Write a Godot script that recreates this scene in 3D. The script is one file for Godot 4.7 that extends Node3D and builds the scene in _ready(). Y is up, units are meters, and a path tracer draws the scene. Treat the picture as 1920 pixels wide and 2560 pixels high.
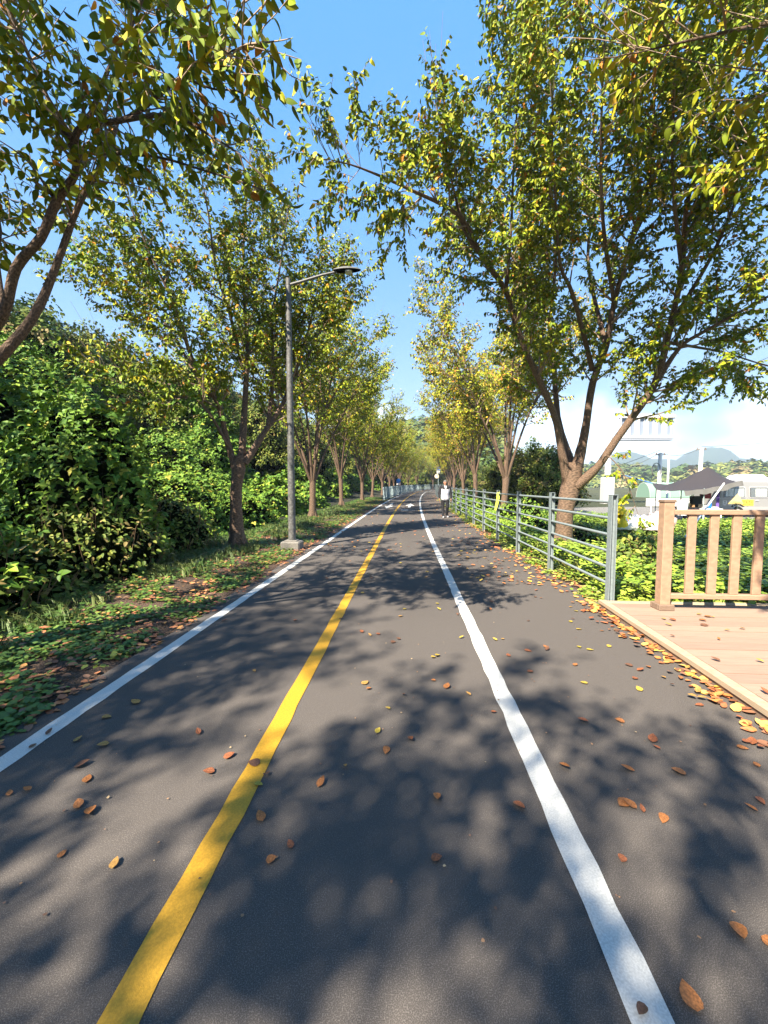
extends Node3D

# ---------------------------------------------------------------- geometry builder
class G:
	var v := PackedVector3Array()
	var n := PackedVector3Array()
	var t := PackedVector2Array()
	var c := PackedColorArray()
	var f := PackedInt32Array()
	var tint := Color(1, 1, 1)

	func vert(p: Vector3, nn: Vector3, uv := Vector2.ZERO) -> int:
		v.append(p); n.append(nn); t.append(uv); c.append(tint)
		return v.size() - 1

	func face(a: int, b: int, d: int) -> void:   # turned so that the face looks along the vertices' normals
		var g := (v[d] - v[a]).cross(v[b] - v[a])
		if g.dot(n[a] + n[b] + n[d]) < 0.0:
			f.append(a); f.append(d); f.append(b)
		else:
			f.append(a); f.append(b); f.append(d)

	func tri(a: Vector3, b: Vector3, d: Vector3, out: Vector3) -> void:
		var nn := (d - a).cross(b - a).normalized()
		if nn.dot(out) < 0.0:
			nn = -nn
		face(vert(a, nn, Vector2(a.x, a.y)), vert(b, nn, Vector2(b.x, b.y)), vert(d, nn, Vector2(d.x, d.y)))

	func quad(a: Vector3, b: Vector3, d: Vector3, e: Vector3, out: Vector3) -> void:
		var nn := (d - a).cross(b - a).normalized()
		if nn.dot(out) < 0.0:
			nn = -nn
		var w := (b - a).length()
		var h := (e - a).length()
		var i := vert(a, nn, Vector2(0, 0))
		vert(b, nn, Vector2(w, 0)); vert(d, nn, Vector2(w, h)); vert(e, nn, Vector2(0, h))
		face(i, i + 1, i + 2); face(i, i + 2, i + 3)

	# a box with chamfered edges
	func box(at: Vector3, size: Vector3, cham := 0.004, b := Basis()) -> void:
		var h := size / 2.0
		cham = minf(cham, minf(h.x, minf(h.y, h.z)) * 0.6)
		for ax in 3:
			for s in [-1.0, 1.0]:
				var q := []
				for k in [[-1, -1], [1, -1], [1, 1], [-1, 1]]:
					var p := Vector3()
					p[ax] = s * h[ax]
					p[(ax + 1) % 3] = k[0] * (h[(ax + 1) % 3] - cham)
					p[(ax + 2) % 3] = k[1] * (h[(ax + 2) % 3] - cham)
					q.append(at + b * p)
				var o := Vector3(); o[ax] = s
				quad(q[0], q[1], q[2], q[3], b * o)
		if cham <= 0.0:
			return
		for ax in 3:
			var u := (ax + 1) % 3
			var w := (ax + 2) % 3
			for s in [-1.0, 1.0]:
				for r in [-1.0, 1.0]:
					var q := []
					for k in [[-1, 0], [1, 0], [1, 1], [-1, 1]]:
						var p := Vector3()
						p[ax] = k[0] * (h[ax] - cham)
						p[u] = s * (h[u] - (0.0 if k[1] == 0 else cham))
						p[w] = r * (h[w] - (cham if k[1] == 0 else 0.0))
						q.append(at + b * p)
					var o := Vector3(); o[u] = s; o[w] = r
					quad(q[0], q[1], q[2], q[3], b * o)
		for s in [-1.0, 1.0]:
			for r in [-1.0, 1.0]:
				for q in [-1.0, 1.0]:
					var m := Vector3(s, r, q)
					var p := m * h
					tri(at + b * (p - Vector3(0, r, q) * cham), at + b * (p - Vector3(s, 0, q) * cham), at + b * (p - Vector3(s, r, 0) * cham), b * m)

	# a tapered tube along points, smooth, ends closed
	func tube(p: Array, r: Array, sides := 6, wob := 0.0) -> void:
		var m := p.size()
		var side := Vector3.ZERO
		var along := 0.0
		var rows := []
		for i in m:
			var d: Vector3 = (p[mini(i + 1, m - 1)] - p[maxi(i - 1, 0)]).normalized()
			if i == 0:
				side = d.cross(Vector3(0.3, 0.2, 1.0) if absf(d.z) < 0.8 else Vector3(1, 0.1, 0)).normalized()
			else:
				side = (side - d * side.dot(d)).normalized()
				along += (p[i] - p[i - 1]).length()
			var up := d.cross(side)
			var row := v.size()
			for k in sides + 1:
				var a := TAU * k / sides
				var o := side * cos(a) + up * sin(a)
				var w := 1.0 + wob * sin(a * 3.0 + along * 5.0) * sin(along * 7.3 + a)
				vert(p[i] + o * r[i] * w, o, Vector2(float(k) / sides, along))
			rows.append(row)
		for i in m - 1:
			for k in sides:
				var a: int = rows[i] + k
				var b: int = rows[i + 1] + k
				face(a, b, b + 1); face(a, b + 1, a + 1)
		for e in [0, m - 1]:
			if r[e] > 0.012:
				var d: Vector3 = (p[0] - p[1]).normalized() if e == 0 else (p[m - 1] - p[m - 2]).normalized()
				var o := vert(p[e], d)
				var first := v.size()
				for k in sides + 1:
					vert(v[rows[e] + k], d)
				for k in sides:
					face(o, first + k, first + k + 1)

	# a prism: outline in x,y pushed along z from z0 to z1
	func prism(poly: PackedVector2Array, z0: float, z1: float, b := Transform3D()) -> void:
		var ids := Geometry2D.triangulate_polygon(poly)
		for z in [z0, z1]:
			var o := b.basis * Vector3(0, 0, signf(z - (z0 + z1) / 2.0))
			for i in range(0, ids.size(), 3):
				tri(b * Vector3(poly[ids[i]].x, poly[ids[i]].y, z), b * Vector3(poly[ids[i + 1]].x, poly[ids[i + 1]].y, z), b * Vector3(poly[ids[i + 2]].x, poly[ids[i + 2]].y, z), o)
		var cw := Geometry2D.is_polygon_clockwise(poly)
		for i in poly.size():
			var a := poly[i]
			var e := poly[(i + 1) % poly.size()]
			var d := (e - a)
			var o2 := Vector3(d.y, -d.x, 0) * (-1.0 if cw else 1.0)
			quad(b * Vector3(a.x, a.y, z0), b * Vector3(e.x, e.y, z0), b * Vector3(e.x, e.y, z1), b * Vector3(a.x, a.y, z1), b.basis * o2)

	# a lathed shape about y
	func lathe(at: Vector3, prof: Array, sides := 16) -> void:
		for i in prof.size() - 1:
			var a: Vector2 = prof[i]
			var b: Vector2 = prof[i + 1]
			var d := (b - a).normalized()
			var nn := Vector2(d.y, -d.x)
			var row := v.size()
			for k in sides + 1:
				var q := TAU * k / sides
				var o := Vector3(cos(q), 0, sin(q))
				var w := (o * nn.x + Vector3(0, nn.y, 0)).normalized()
				vert(at + o * a.x + Vector3(0, a.y, 0), w, Vector2(float(k) / sides, a.y))
				vert(at + o * b.x + Vector3(0, b.y, 0), w, Vector2(float(k) / sides, b.y))
			for k in sides:
				face(row + 2 * k, row + 2 * k + 1, row + 2 * k + 3); face(row + 2 * k, row + 2 * k + 3, row + 2 * k + 2)

	# a grid of points (rows of equal length) with smooth normals turned to look along out
	func sheet(rows: Array, out: Vector3, tints: Array = []) -> void:
		var h := rows.size()
		var w: int = rows[0].size()
		var base := v.size()
		for i in h:
			for k in w:
				var du: Vector3 = rows[i][mini(k + 1, w - 1)] - rows[i][maxi(k - 1, 0)]
				var dv: Vector3 = rows[mini(i + 1, h - 1)][k] - rows[maxi(i - 1, 0)][k]
				var nn := du.cross(dv).normalized()
				if nn.dot(out) < 0.0:
					nn = -nn
				if tints:
					tint = tints[i][k]
				vert(rows[i][k], nn, Vector2(k, i))
		for i in h - 1:
			for k in w - 1:
				var a := base + i * w + k
				face(a, a + 1, a + w + 1); face(a, a + w + 1, a + w)

	func mesh() -> ArrayMesh:
		var a := []
		a.resize(Mesh.ARRAY_MAX)
		a[Mesh.ARRAY_VERTEX] = v; a[Mesh.ARRAY_NORMAL] = n; a[Mesh.ARRAY_TEX_UV] = t; a[Mesh.ARRAY_COLOR] = c; a[Mesh.ARRAY_INDEX] = f
		var m := ArrayMesh.new()
		m.add_surface_from_arrays(Mesh.PRIMITIVE_TRIANGLES, a)
		return m

# ---------------------------------------------------------------- naming and tagging
var rng := RandomNumberGenerator.new()
var taken := {}
var M := {}
var lump := FastNoiseLite.new()
var fine := FastNoiseLite.new()

func put(o: Node3D, called: String, parent: Node = self) -> Node3D:
	var key := "%d/%s" % [parent.get_instance_id(), called]
	var k: int = taken.get(key, 0)
	taken[key] = k + 1
	o.name = called if k == 0 else "%s_%03d" % [called, k]
	parent.add_child(o, true)
	return o

func tag(o: Node, label: String, category := "", group := "", kind := "") -> Node:
	if label: o.set_meta("label", label)
	if category: o.set_meta("category", category)
	if group: o.set_meta("group", group)
	if kind: o.set_meta("kind", kind)
	return o

func thing(called: String, label: String, category: String, at := Vector3.ZERO, group := "") -> Node3D:
	var o := Node3D.new()
	o.position = at
	put(o, called)
	tag(o, label, category, group)
	return o

func piece(called: String, m: Mesh, mat: Material, parent: Node = self, xf := Transform3D()) -> MeshInstance3D:
	var o := MeshInstance3D.new()
	o.mesh = m
	o.material_override = mat
	o.transform = xf
	put(o, called, parent)
	return o

func many(called: String, m: Mesh, mat: Material, xs: Array, cs: Array, parent: Node = self) -> MultiMeshInstance3D:
	var mm := MultiMesh.new()
	mm.transform_format = MultiMesh.TRANSFORM_3D
	mm.use_colors = true
	mm.mesh = m
	mm.instance_count = xs.size()
	for i in xs.size():
		mm.set_instance_transform(i, xs[i])
		mm.set_instance_color(i, cs[i])
	var o := MultiMeshInstance3D.new()
	o.multimesh = mm
	o.material_override = mat
	put(o, called, parent)
	o.set_meta("kind", "stuff")
	return o

func copy(src: Node3D, label: String, at: Vector3, turn: float, size: float, group := "") -> Node3D:
	var o: Node3D = src.duplicate()
	put(o, String(src.name).rstrip("0123456789").trim_suffix("_"))
	o.position = at
	o.rotation.y = turn
	o.scale = Vector3.ONE * size
	tag(o, label, "", group)
	return o

func lin(r: float, g: float, b: float) -> Color:
	return Color(r, g, b).linear_to_srgb()

func flat(r: float, g: float, b: float, rough := 0.7, metal := 0.0) -> StandardMaterial3D:
	var m := StandardMaterial3D.new()
	m.albedo_color = lin(r, g, b)
	m.roughness = rough
	m.metallic = metal
	return m

func noise_tex(freq: float, lo: float, hi: float, seed_ := 1, w := 512, h := 512, kind := FastNoiseLite.TYPE_SIMPLEX_SMOOTH, oct := 4) -> NoiseTexture2D:
	var nz := FastNoiseLite.new()
	nz.seed = seed_
	nz.noise_type = kind
	nz.frequency = freq
	nz.fractal_octaves = oct
	var tx := NoiseTexture2D.new()
	tx.width = w; tx.height = h
	tx.seamless = true
	tx.noise = nz
	var gr := Gradient.new()
	gr.set_color(0, Color(lo, lo, lo)); gr.set_color(1, Color(hi, hi, hi))
	tx.color_ramp = gr
	return tx

func tex(m: StandardMaterial3D, tx: Texture2D, scale: Vector3, tri := true, bump: Texture2D = null, bump_cm := 0.3) -> StandardMaterial3D:
	m.albedo_texture = tx
	m.uv1_scale = scale
	if tri:
		m.uv1_triplanar = true
		m.uv1_world_triplanar = true
	if bump:
		m.heightmap_enabled = true
		m.heightmap_texture = bump
		m.heightmap_scale = bump_cm
	return m

# ---------------------------------------------------------------- the lie of the land
var road_x := PackedFloat32Array()
var road_z := PackedFloat32Array()
var road_h := PackedFloat32Array()
const S0 := -14.0

func lay_road() -> void:
	var x := 0.0
	var z := 14.0
	var a := 0.0
	var s := S0
	while s < 150.0:
		road_x.append(x); road_z.append(z); road_h.append(a)
		var k := 0.0
		if s > 10.0: k = 0.0014
		if s > 68.0: k = 0.006
		if s > 90.0: k = 0.022
		if s > 122.0: k = 0.0
		a += k * 0.5
		x += sin(a) * 0.5
		z -= cos(a) * 0.5
		s += 0.5

func rise(s: float) -> float:
	var u := maxf(0.0, s - 9.0)
	return 0.0098 * u * u / (u + 5.0)

func rp(s: float, lat: float, up := 0.0) -> Vector3:
	var q := clampf((s - S0) * 2.0, 0.0, road_x.size() - 1.001)
	var i := int(q)
	var w := q - i
	var x := lerpf(road_x[i], road_x[i + 1], w)
	var z := lerpf(road_z[i], road_z[i + 1], w)
	var a := lerpf(road_h[i], road_h[i + 1], w)
	return Vector3(x + cos(a) * lat, rise(s) + up, z + sin(a) * lat)

func heading(s: float) -> float:
	return road_h[clampi(int((s - S0) * 2.0), 0, road_h.size() - 1)]

func shift(z: float) -> float:   # sideways offset of the path where it passes z
	var s := clampf(-z, S0, 92.0)
	return rp(s, 0.0).x

func land(x: float, z: float) -> float:
	var lat := x - shift(z)
	var r := rise(clampf(-z, -14.0, 120.0))
	var b := 0.06 * lump.get_noise_2d(x * 3.0, z * 3.0)
	if z < -92.0:
		var past := smoothstep(-92.0, -104.0, z)
		var over := smoothstep(-118.0, -150.0, z) * 9.0
		return lerpf(land_flank(lat, x, z, r, b), r - 0.02 + over * smoothstep(60.0, -20.0, x), past) if lat > -6.0 else maxf(land_flank(lat, x, z, r, b), over)
	return land_flank(lat, x, z, r, b)

func land_flank(lat: float, x: float, z: float, r: float, b: float) -> float:
	if lat < -2.36:
		var u := -2.36 - lat
		var y := r - 0.015 + minf(u, 1.5) * 0.03 + b * smoothstep(0.1, 1.2, u)
		if u > 3.0:
			var v := u - 3.0
			y += 4.2 * smoothstep(0.0, 16.0, v) + 6.0 * smoothstep(14.0, 60.0, v) * (1.0 + 0.5 * lump.get_noise_2d(x, z))
		return y
	if lat > 2.40:
		var u := lat - 2.40
		var far := smoothstep(2.0, 9.0, u)
		var y := lerpf(r - 0.012 + b * smoothstep(0.1, 1.0, u), -0.12 + b * 2.0, far)
		y -= 0.5 * smoothstep(1.2, 2.4, u) * smoothstep(9.0, 6.0, u) * smoothstep(-8.5, -10.0, z) * smoothstep(-19.0, -15.0, z)
		return y
	return r - 0.045

# ---------------------------------------------------------------- leaves
func leaf_mesh(w: float, fold: float, droop: float, round_ := 0.5, lobes := 0.0) -> ArrayMesh:
	# a leaf one unit long on +z, folded along its midrib
	var g := G.new()
	var mid := []
	var lf := []
	var rt := []
	var k := 6
	for i in k + 1:
		var s := float(i) / k
		var half := w * 0.5 * pow(sin(PI * pow(s, round_ + 0.25)), 0.8) if i > 0 and i < k else 0.0
		half *= 1.0 + lobes * sin(s * 19.0)
		var y := -droop * s * s
		mid.append(Vector3(0, y, s))
		lf.append(Vector3(-half, y + half * fold, s - half * 0.1))
		rt.append(Vector3(half, y + half * fold * 0.8, s - half * 0.1))
	for sd in [lf, rt]:
		var rows := []
		for i in k + 1:
			rows.append([mid[i], sd[i]])
		var base := g.v.size()
		for i in k + 1:
			var side: Vector3 = (sd[i] - mid[i]) if i > 0 and i < k else sd[1] - mid[1]
			var dn := Vector3(0, -2.0 * droop * i / k, 1)
			var nn := side.cross(dn).normalized()
			if nn.y < 0: nn = -nn
			g.vert(mid[i], (nn + Vector3.UP * 0.4).normalized(), Vector2(0.5, float(i) / k)); g.vert(sd[i], nn, Vector2(0.0 if sd == lf else 1.0, float(i) / k))
		for i in k:
			var a := base + 2 * i
			if i == 0: g.face(a, a + 2, a + 3)
			elif i == k - 1: g.face(a, a + 1, a + 2)
			else:
				g.face(a, a + 1, a + 3); g.face(a, a + 3, a + 2)
	return g.mesh()

func heart_cluster() -> ArrayMesh:   # three broad leaflets of a climbing vine
	var g := G.new()
	for q in 3:
		var turn := Basis(Vector3.UP, [0.0, 1.7, -1.7][q])
		var at := turn * Vector3(0, 0.0, 0.05)
		var l := [0.62, 0.5, 0.5][q] as float
		var pts := [[0.0, 0.0], [0.30, 0.12], [0.40, 0.34], [0.30, 0.62], [0.14, 0.84], [0.0, 1.0]]
		for sd in [-1.0, 1.0]:
			var base := g.v.size()
			for p in pts:
				var s: float = p[1]
				var y := -0.25 * s * s
				var nn := (turn * Vector3(-sd * 0.35, 1.0, 0.3 * s)).normalized()
				g.vert(at + turn * (Vector3(0, y, s) * l), nn, Vector2(0.5, s)); g.vert(at + turn * (Vector3(sd * p[0], y + p[0] * 0.3, s - 0.02) * l), nn, Vector2(0.5 + sd * p[0], s))
			for i in pts.size() - 1:
				var a := base + 2 * i
				g.face(a, a + 1, a + 3); g.face(a, a + 3, a + 2)
	return g.mesh()

func tuft(blades: int, len_: float, wide: float, lean: float, seed_: int) -> ArrayMesh:
	var r := RandomNumberGenerator.new()
	r.seed = seed_
	var g := G.new()
	for i in blades:
		var a := r.randf() * TAU
		var d := Vector3(cos(a), 0, sin(a))
		var sd := Vector3(-d.z, 0, d.x) * wide * 0.5
		var l := len_ * r.randf_range(0.5, 1.0)
		var o := d * r.randf() * 0.06
		var p1 := o + d * lean * l * 0.35 + Vector3(0, l * 0.6, 0)
		var p2 := o + d * lean * l * r.randf_range(0.8, 1.2) + Vector3(0, l * r.randf_range(0.7, 1.0), 0)
		var nn := (d * 0.8 + Vector3.UP * 0.6).normalized()
		var b := g.vert(o - sd, nn); g.vert(o + sd, nn); g.vert(p1 - sd * 0.8, nn); g.vert(p1 + sd * 0.8, nn); g.vert(p2, nn)
		g.face(b, b + 1, b + 3); g.face(b, b + 3, b + 2); g.face(b + 2, b + 3, b + 4)
	return g.mesh()

func cover(count: int, len_: float, spread: float, high: float, seed_: int) -> ArrayMesh:   # a low broad-leaved weed
	var r := RandomNumberGenerator.new()
	r.seed = seed_
	var g := G.new()
	for i in count:
		var a := r.randf() * TAU
		var d := Vector3(cos(a), r.randf_range(-0.3, 0.35), sin(a)).normalized()
		var o := Vector3(cos(a), 0, sin(a)) * spread * sqrt(r.randf()) + Vector3(0, high * r.randf_range(0.15, 1.0), 0)
		var sd := Vector3(-sin(a), r.randf_range(-0.3, 0.3), cos(a)) * len_ * 0.36
		var l := len_ * r.randf_range(0.6, 1.1)
		var nn := sd.cross(d).normalized()
		if nn.y < 0: nn = -nn
		var b := g.vert(o, nn); g.vert(o + d * l * 0.35 - sd, nn); g.vert(o + d * l * 0.35 + sd, nn); g.vert(o + d * l * 0.75 - sd * 0.75, nn); g.vert(o + d * l * 0.75 + sd * 0.75, nn); g.vert(o + d * l - Vector3(0, 0.15 * l, 0), nn)
		g.face(b, b + 1, b + 2); g.face(b + 1, b + 3, b + 4); g.face(b + 1, b + 4, b + 2); g.face(b + 3, b + 5, b + 4)
	return g.mesh()

func rv() -> Vector3:
	return Vector3(rng.randf_range(-1, 1), rng.randf_range(-1, 1), rng.randf_range(-1, 1))

func frame(along: Vector3, up: Vector3, size: float, at: Vector3) -> Transform3D:
	var z := along.normalized()
	var x := up.cross(z)
	if x.length() < 0.05: x = Vector3(z.y, -z.x, 0.02)
	x = x.normalized()
	return Transform3D(Basis(x * size, z.cross(x) * size, z * size), at)

func pick(palette: Array) -> Color:
	var total := 0.0
	for p in palette: total += p[3]
	var w := rng.randf() * total
	for p in palette:
		w -= p[3]
		if w <= 0.0:
			var k := rng.randf_range(0.75, 1.25)
			return Color(p[0] * k, p[1] * k, p[2] * k)
	return Color(0.1, 0.15, 0.03)

# palettes: linear base colours with weights
const GREEN := [[0.12, 0.18, 0.010, 4.0], [0.19, 0.25, 0.012, 4.0], [0.30, 0.31, 0.014, 3.0], [0.48, 0.38, 0.018, 0.9], [0.46, 0.18, 0.02, 0.4]]
const GOLD := [[0.15, 0.20, 0.012, 3.0], [0.25, 0.28, 0.014, 3.0], [0.36, 0.32, 0.018, 2.4], [0.46, 0.29, 0.03, 1.0], [0.40, 0.16, 0.03, 0.5]]
const VINE := [[0.08, 0.165, 0.020, 4.0], [0.135, 0.235, 0.026, 3.0], [0.21, 0.30, 0.034, 1.8], [0.36, 0.33, 0.05, 0.25]]
const SCRUB := [[0.07, 0.115, 0.018, 3.0], [0.11, 0.15, 0.024, 3.0], [0.18, 0.20, 0.035, 2.0], [0.22, 0.17, 0.06, 1.0]]
const DRY := [[0.55, 0.21, 0.06, 4.0], [0.42, 0.14, 0.055, 3.0], [0.62, 0.34, 0.09, 2.0], [0.24, 0.11, 0.06, 2.0], [0.68, 0.47, 0.07, 1.2]]

# ---------------------------------------------------------------- trees
var T_leaf := []
var T_tint := []
var T_twig: G

func leaf_at(p: Vector3, d: Vector3, side: Vector3, size: float, pal: Array) -> void:
	var along := side * 0.7 + d * 0.35 + Vector3(0, -0.7, 0) + rv() * 0.5
	var up := Vector3(-0.25, 0.65, 0.35) + rv() * 0.95   # blades turn to the light
	T_leaf.append(frame(along, up, size * rng.randf_range(0.65, 1.2), p))
	T_tint.append(pick(pal))

func twig(p: Vector3, d: Vector3, length: float, r: float, lvl: int, o: Dictionary) -> void:
	var m := 5 if lvl == 1 else 3
	var pts := [p]
	var rad := [r]
	var q := p
	for i in m:
		d = (d + rv() * (0.16 if lvl == 1 else 0.2) + Vector3(0, o.lift if lvl == 1 else o.lift * 0.3, 0)).normalized()
		q += d * length / m
		pts.append(q)
		rad.append(lerpf(r, 0.0022, float(i + 1) / m))
	T_twig.tube(pts, rad, 5 if lvl == 1 and r > 0.012 else 3)
	var cur := Curve3D.new()
	for x in pts: cur.add_point(x)
	var total := cur.get_baked_length()
	if lvl == 1:
		var s: float = total * 0.18
		while s < total:
			var a := cur.sample_baked(s)
			var b := cur.sample_baked(minf(total, s + 0.05)) - cur.sample_baked(maxf(0.0, s - 0.05))
			b = b.normalized()
			var sd := b.cross(rv()).normalized()
			sd.y *= 0.55
			if not (lump.get_noise_3d(a.x * 9.0, a.y * 9.0, a.z * 9.0) < o.gap):
				twig(a, (b * 0.75 + sd * 0.85).normalized(), o.tl * rng.randf_range(0.6, 1.3) * (1.15 - 0.5 * s / total), 0.0045, 2, o)
			s += o.tw * rng.randf_range(0.6, 1.4)
	var s2: float = total * (0.15 if lvl == 2 else 0.5)
	var flip := 1.0
	while s2 < total:
		var a := cur.sample_baked(s2)
		var b := (cur.sample_baked(minf(total, s2 + 0.03)) - cur.sample_baked(maxf(0.0, s2 - 0.03))).normalized()
		var sd := b.cross(Vector3.UP + rv() * 0.4).normalized() * flip
		leaf_at(a, b, sd, o.leaf, o.pal)
		flip = -flip
		s2 += o.ls * rng.randf_range(0.6, 1.4)

func limbs_of(list: Array, thin := 1.0) -> Array:   # [x,y,z,r, ...] to points and radii, rounded off
	var out := []
	for raw in list:
		var c := Curve3D.new()
		var rr := []
		var k: int = raw.size() / 4
		for i in k:
			var p := Vector3(raw[4 * i], raw[4 * i + 1], raw[4 * i + 2])
			var a := Vector3(raw[4 * maxi(i - 1, 0)], raw[4 * maxi(i - 1, 0) + 1], raw[4 * maxi(i - 1, 0) + 2])
			var b := Vector3(raw[4 * mini(i + 1, k - 1)], raw[4 * mini(i + 1, k - 1) + 1], raw[4 * mini(i + 1, k - 1) + 2])
			var d := (b - a) / 6.0
			c.add_point(p, -d, d)
			rr.append(raw[4 * i + 3] * lerpf(thin, 1.0, 0.35 if i == 0 else 0.0))
		var pts := []
		var rad := []
		for i in k - 1:
			for j in 4:
				var w := j / 4.0
				pts.append(c.sample(i, w)); rad.append(lerpf(rr[i], rr[i + 1], w) * rng.randf_range(0.95, 1.05))
		pts.append(c.get_point_position(k - 1)); rad.append(rr[k - 1])
		out.append([pts, rad])
	return out

func dress(limb: Array, o: Dictionary) -> void:   # side branches along a limb
	var pts: Array = limb[0]
	var rad: Array = limb[1]
	if rad[0] < 0.021:
		o = o.duplicate(); o.merge({"bl": o.bl * 0.3, "tl": o.tl * 0.5, "per": 1, "whips": 0}, true)
	var since := 0.0
	for i in range(1, pts.size()):
		since += (pts[i] - pts[i - 1]).length()
		var t := float(i) / pts.size()
		if t < o.bare or rad[i] > o.thick: continue
		if since > o.step:
			since = 0.0
			var d: Vector3 = (pts[i] - pts[i - 1]).normalized()
			for q in o.per:
				var sd := d.cross(rv()).normalized()
				var l: float = o.bl * rng.randf_range(0.55, 1.2) * (1.1 - 0.55 * t) * (o.get("high", 1.0) if pts[i].y > 5.4 else 1.0)
				twig(pts[i], (d * 0.6 + sd + Vector3(0, 0.12, 0)).normalized(), l, clampf(rad[i] * 0.45, 0.006, 0.022), 1, o)
	var n := pts.size()
	var e: Vector3 = (pts[n - 1] - pts[n - 2]).normalized()
	twig(pts[n - 1], e, o.bl * 0.5, 0.008, 1, o)
	for q in o.whips:   # bare shoots that stand above the crown
		var a: Vector3 = pts[n - 1 - q % 4]
		var d: Vector3 = (e + Vector3(0, 1.1, 0) + rv() * 0.4).normalized()
		var l := rng.randf_range(0.7, 1.5)
		T_twig.tube([a, a + d * l * 0.5 + rv() * 0.04, a + d * l + rv() * 0.08], [0.006, 0.004, 0.0018], 3)

var Cam: Camera3D
func in_view(p: Vector3) -> float:   # depth when the photograph's frame holds it, else a large number
	var q := Cam.transform.affine_inverse() * p
	if q.z > -0.5: return 1e6
	if absf(q.x / q.z) > 0.98 or absf(q.y / q.z) > 1.31: return 1e6
	return -q.z

func raise_tree(called: String, label: String, trunk: Array, limbs: Array, o: Dictionary, single := 0, group := "") -> Node3D:
	T_leaf = []; T_tint = []; T_twig = G.new()
	var root := thing(called, label, "tree", o.get("at", Vector3.ZERO), group)
	var tr: Array = limbs_of([trunk], o.get("stout", 0.85))[0]
	var g := G.new()
	var rr: Array = tr[1]
	g.tube(tr[0], rr, 14, 0.07)
	var base: Vector3 = tr[0][0]
	for k in 5:   # root flare
		var a := TAU * k / 5.0 + 0.4
		var d := Vector3(cos(a), 0, sin(a))
		g.tube([base + Vector3(0, 0.42, 0) + d * rr[0] * 0.45, base + Vector3(0, 0.16, 0) + d * rr[0] * 0.8, base + d * rr[0] * 1.15 - Vector3(0, 0.06, 0)], [rr[0] * 0.26, rr[0] * 0.26, rr[0] * 0.15], 6)
	piece("trunk", g.mesh(), M.bark, root)
	for limb in limbs_of(limbs, o.get("thin", 1.0)):
		var gl := G.new()
		gl.tube(limb[0], limb[1], 9 if limb[1][0] > 0.05 else 6, 0.05)
		piece("limb", gl.mesh(), M.bark, root)
		dress(limb, o)
	piece("twigs", T_twig.mesh(), M.twig, root).set_meta("kind", "stuff")
	var keep := {}
	if single > 0:
		var by := []
		for i in T_leaf.size():
			var z := in_view(T_leaf[i].origin)
			if z < 1e5: by.append([z / T_leaf[i].basis.z.length(), i])
		by.sort_custom(func(a, b): return a[0] < b[0])
		for k in mini(single, by.size()):
			keep[by[k][1]] = true
	var xs := []
	var cs := []
	for i in T_leaf.size():
		if keep.has(i):
			var best := 0
			var bd := 9.0
			for j in M.leaf_set.size():
				var lc: Color = M.leaf_lin[j]
				var d := absf(lc.r - T_tint[i].r) + absf(lc.g - T_tint[i].g)
				if d < bd: bd = d; best = j
			piece("leaf", M.leaf_shapes[i % 3], M.leaf_set[best], root, T_leaf[i])
		else:
			xs.append(T_leaf[i]); cs.append(T_tint[i])
	for k in 3:
		var xk := []
		var ck := []
		for i in range(k, xs.size(), 3):
			xk.append(xs[i]); ck.append(cs[i])
		many("crown", M.leaf_shapes[k], M.leaf, xk, ck, root)
	return root

func vase(h: float, spread: float, n: int, seed_: int) -> Array:   # trunk and limbs of a vase-shaped tree standing at the origin
	rng.seed = seed_
	var fork := rng.randf_range(1.6, 2.2)
	var lean := Vector3(rng.randf_range(-0.12, 0.12), 0, rng.randf_range(-0.1, 0.1))
	var trunk := [0, -0.05, 0, 0.24, lean.x * 0.3, 0.5, lean.z * 0.3, 0.18, lean.x * 0.7, fork * 0.65, lean.z * 0.7, 0.165, lean.x, fork, lean.z, 0.18, lean.x, fork + 0.3, lean.z, 0.12]
	var limbs := []
	for k in n:
		var a := TAU * (k + rng.randf_range(-0.25, 0.25)) / n
		var out := spread * (rng.randf_range(0.75, 1.1) if k > 0 else 0.25)
		var top := h * rng.randf_range(0.82, 1.0) if k % 2 == 0 else h * rng.randf_range(0.6, 0.85)
		var raw := []
		for j in 6:
			var t := j / 5.0
			var rad := out * (0.85 * t + 0.15 * t * t)
			var y := lerpf(fork - 0.15, top, pow(t, 0.85))
			raw.append_array([lean.x + cos(a) * rad + rng.randf_range(-0.12, 0.12) * t, y, lean.z + sin(a) * rad + rng.randf_range(-0.12, 0.12) * t, lerpf(0.11, 0.008, pow(t, 0.7))])
		limbs.append(raw)
		var b := a + rng.randf_range(-0.9, 0.9)
		var i := 8
		limbs.append([raw[i], raw[i + 1], raw[i + 2], 0.06, raw[i] + cos(b) * out * 0.3, raw[i + 1] + h * 0.14, raw[i + 2] + sin(b) * out * 0.3, 0.04, raw[i] + cos(b) * out * 0.62, raw[i + 1] + h * 0.26, raw[i + 2] + sin(b) * out * 0.62, 0.008])
	return [trunk, limbs]

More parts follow.
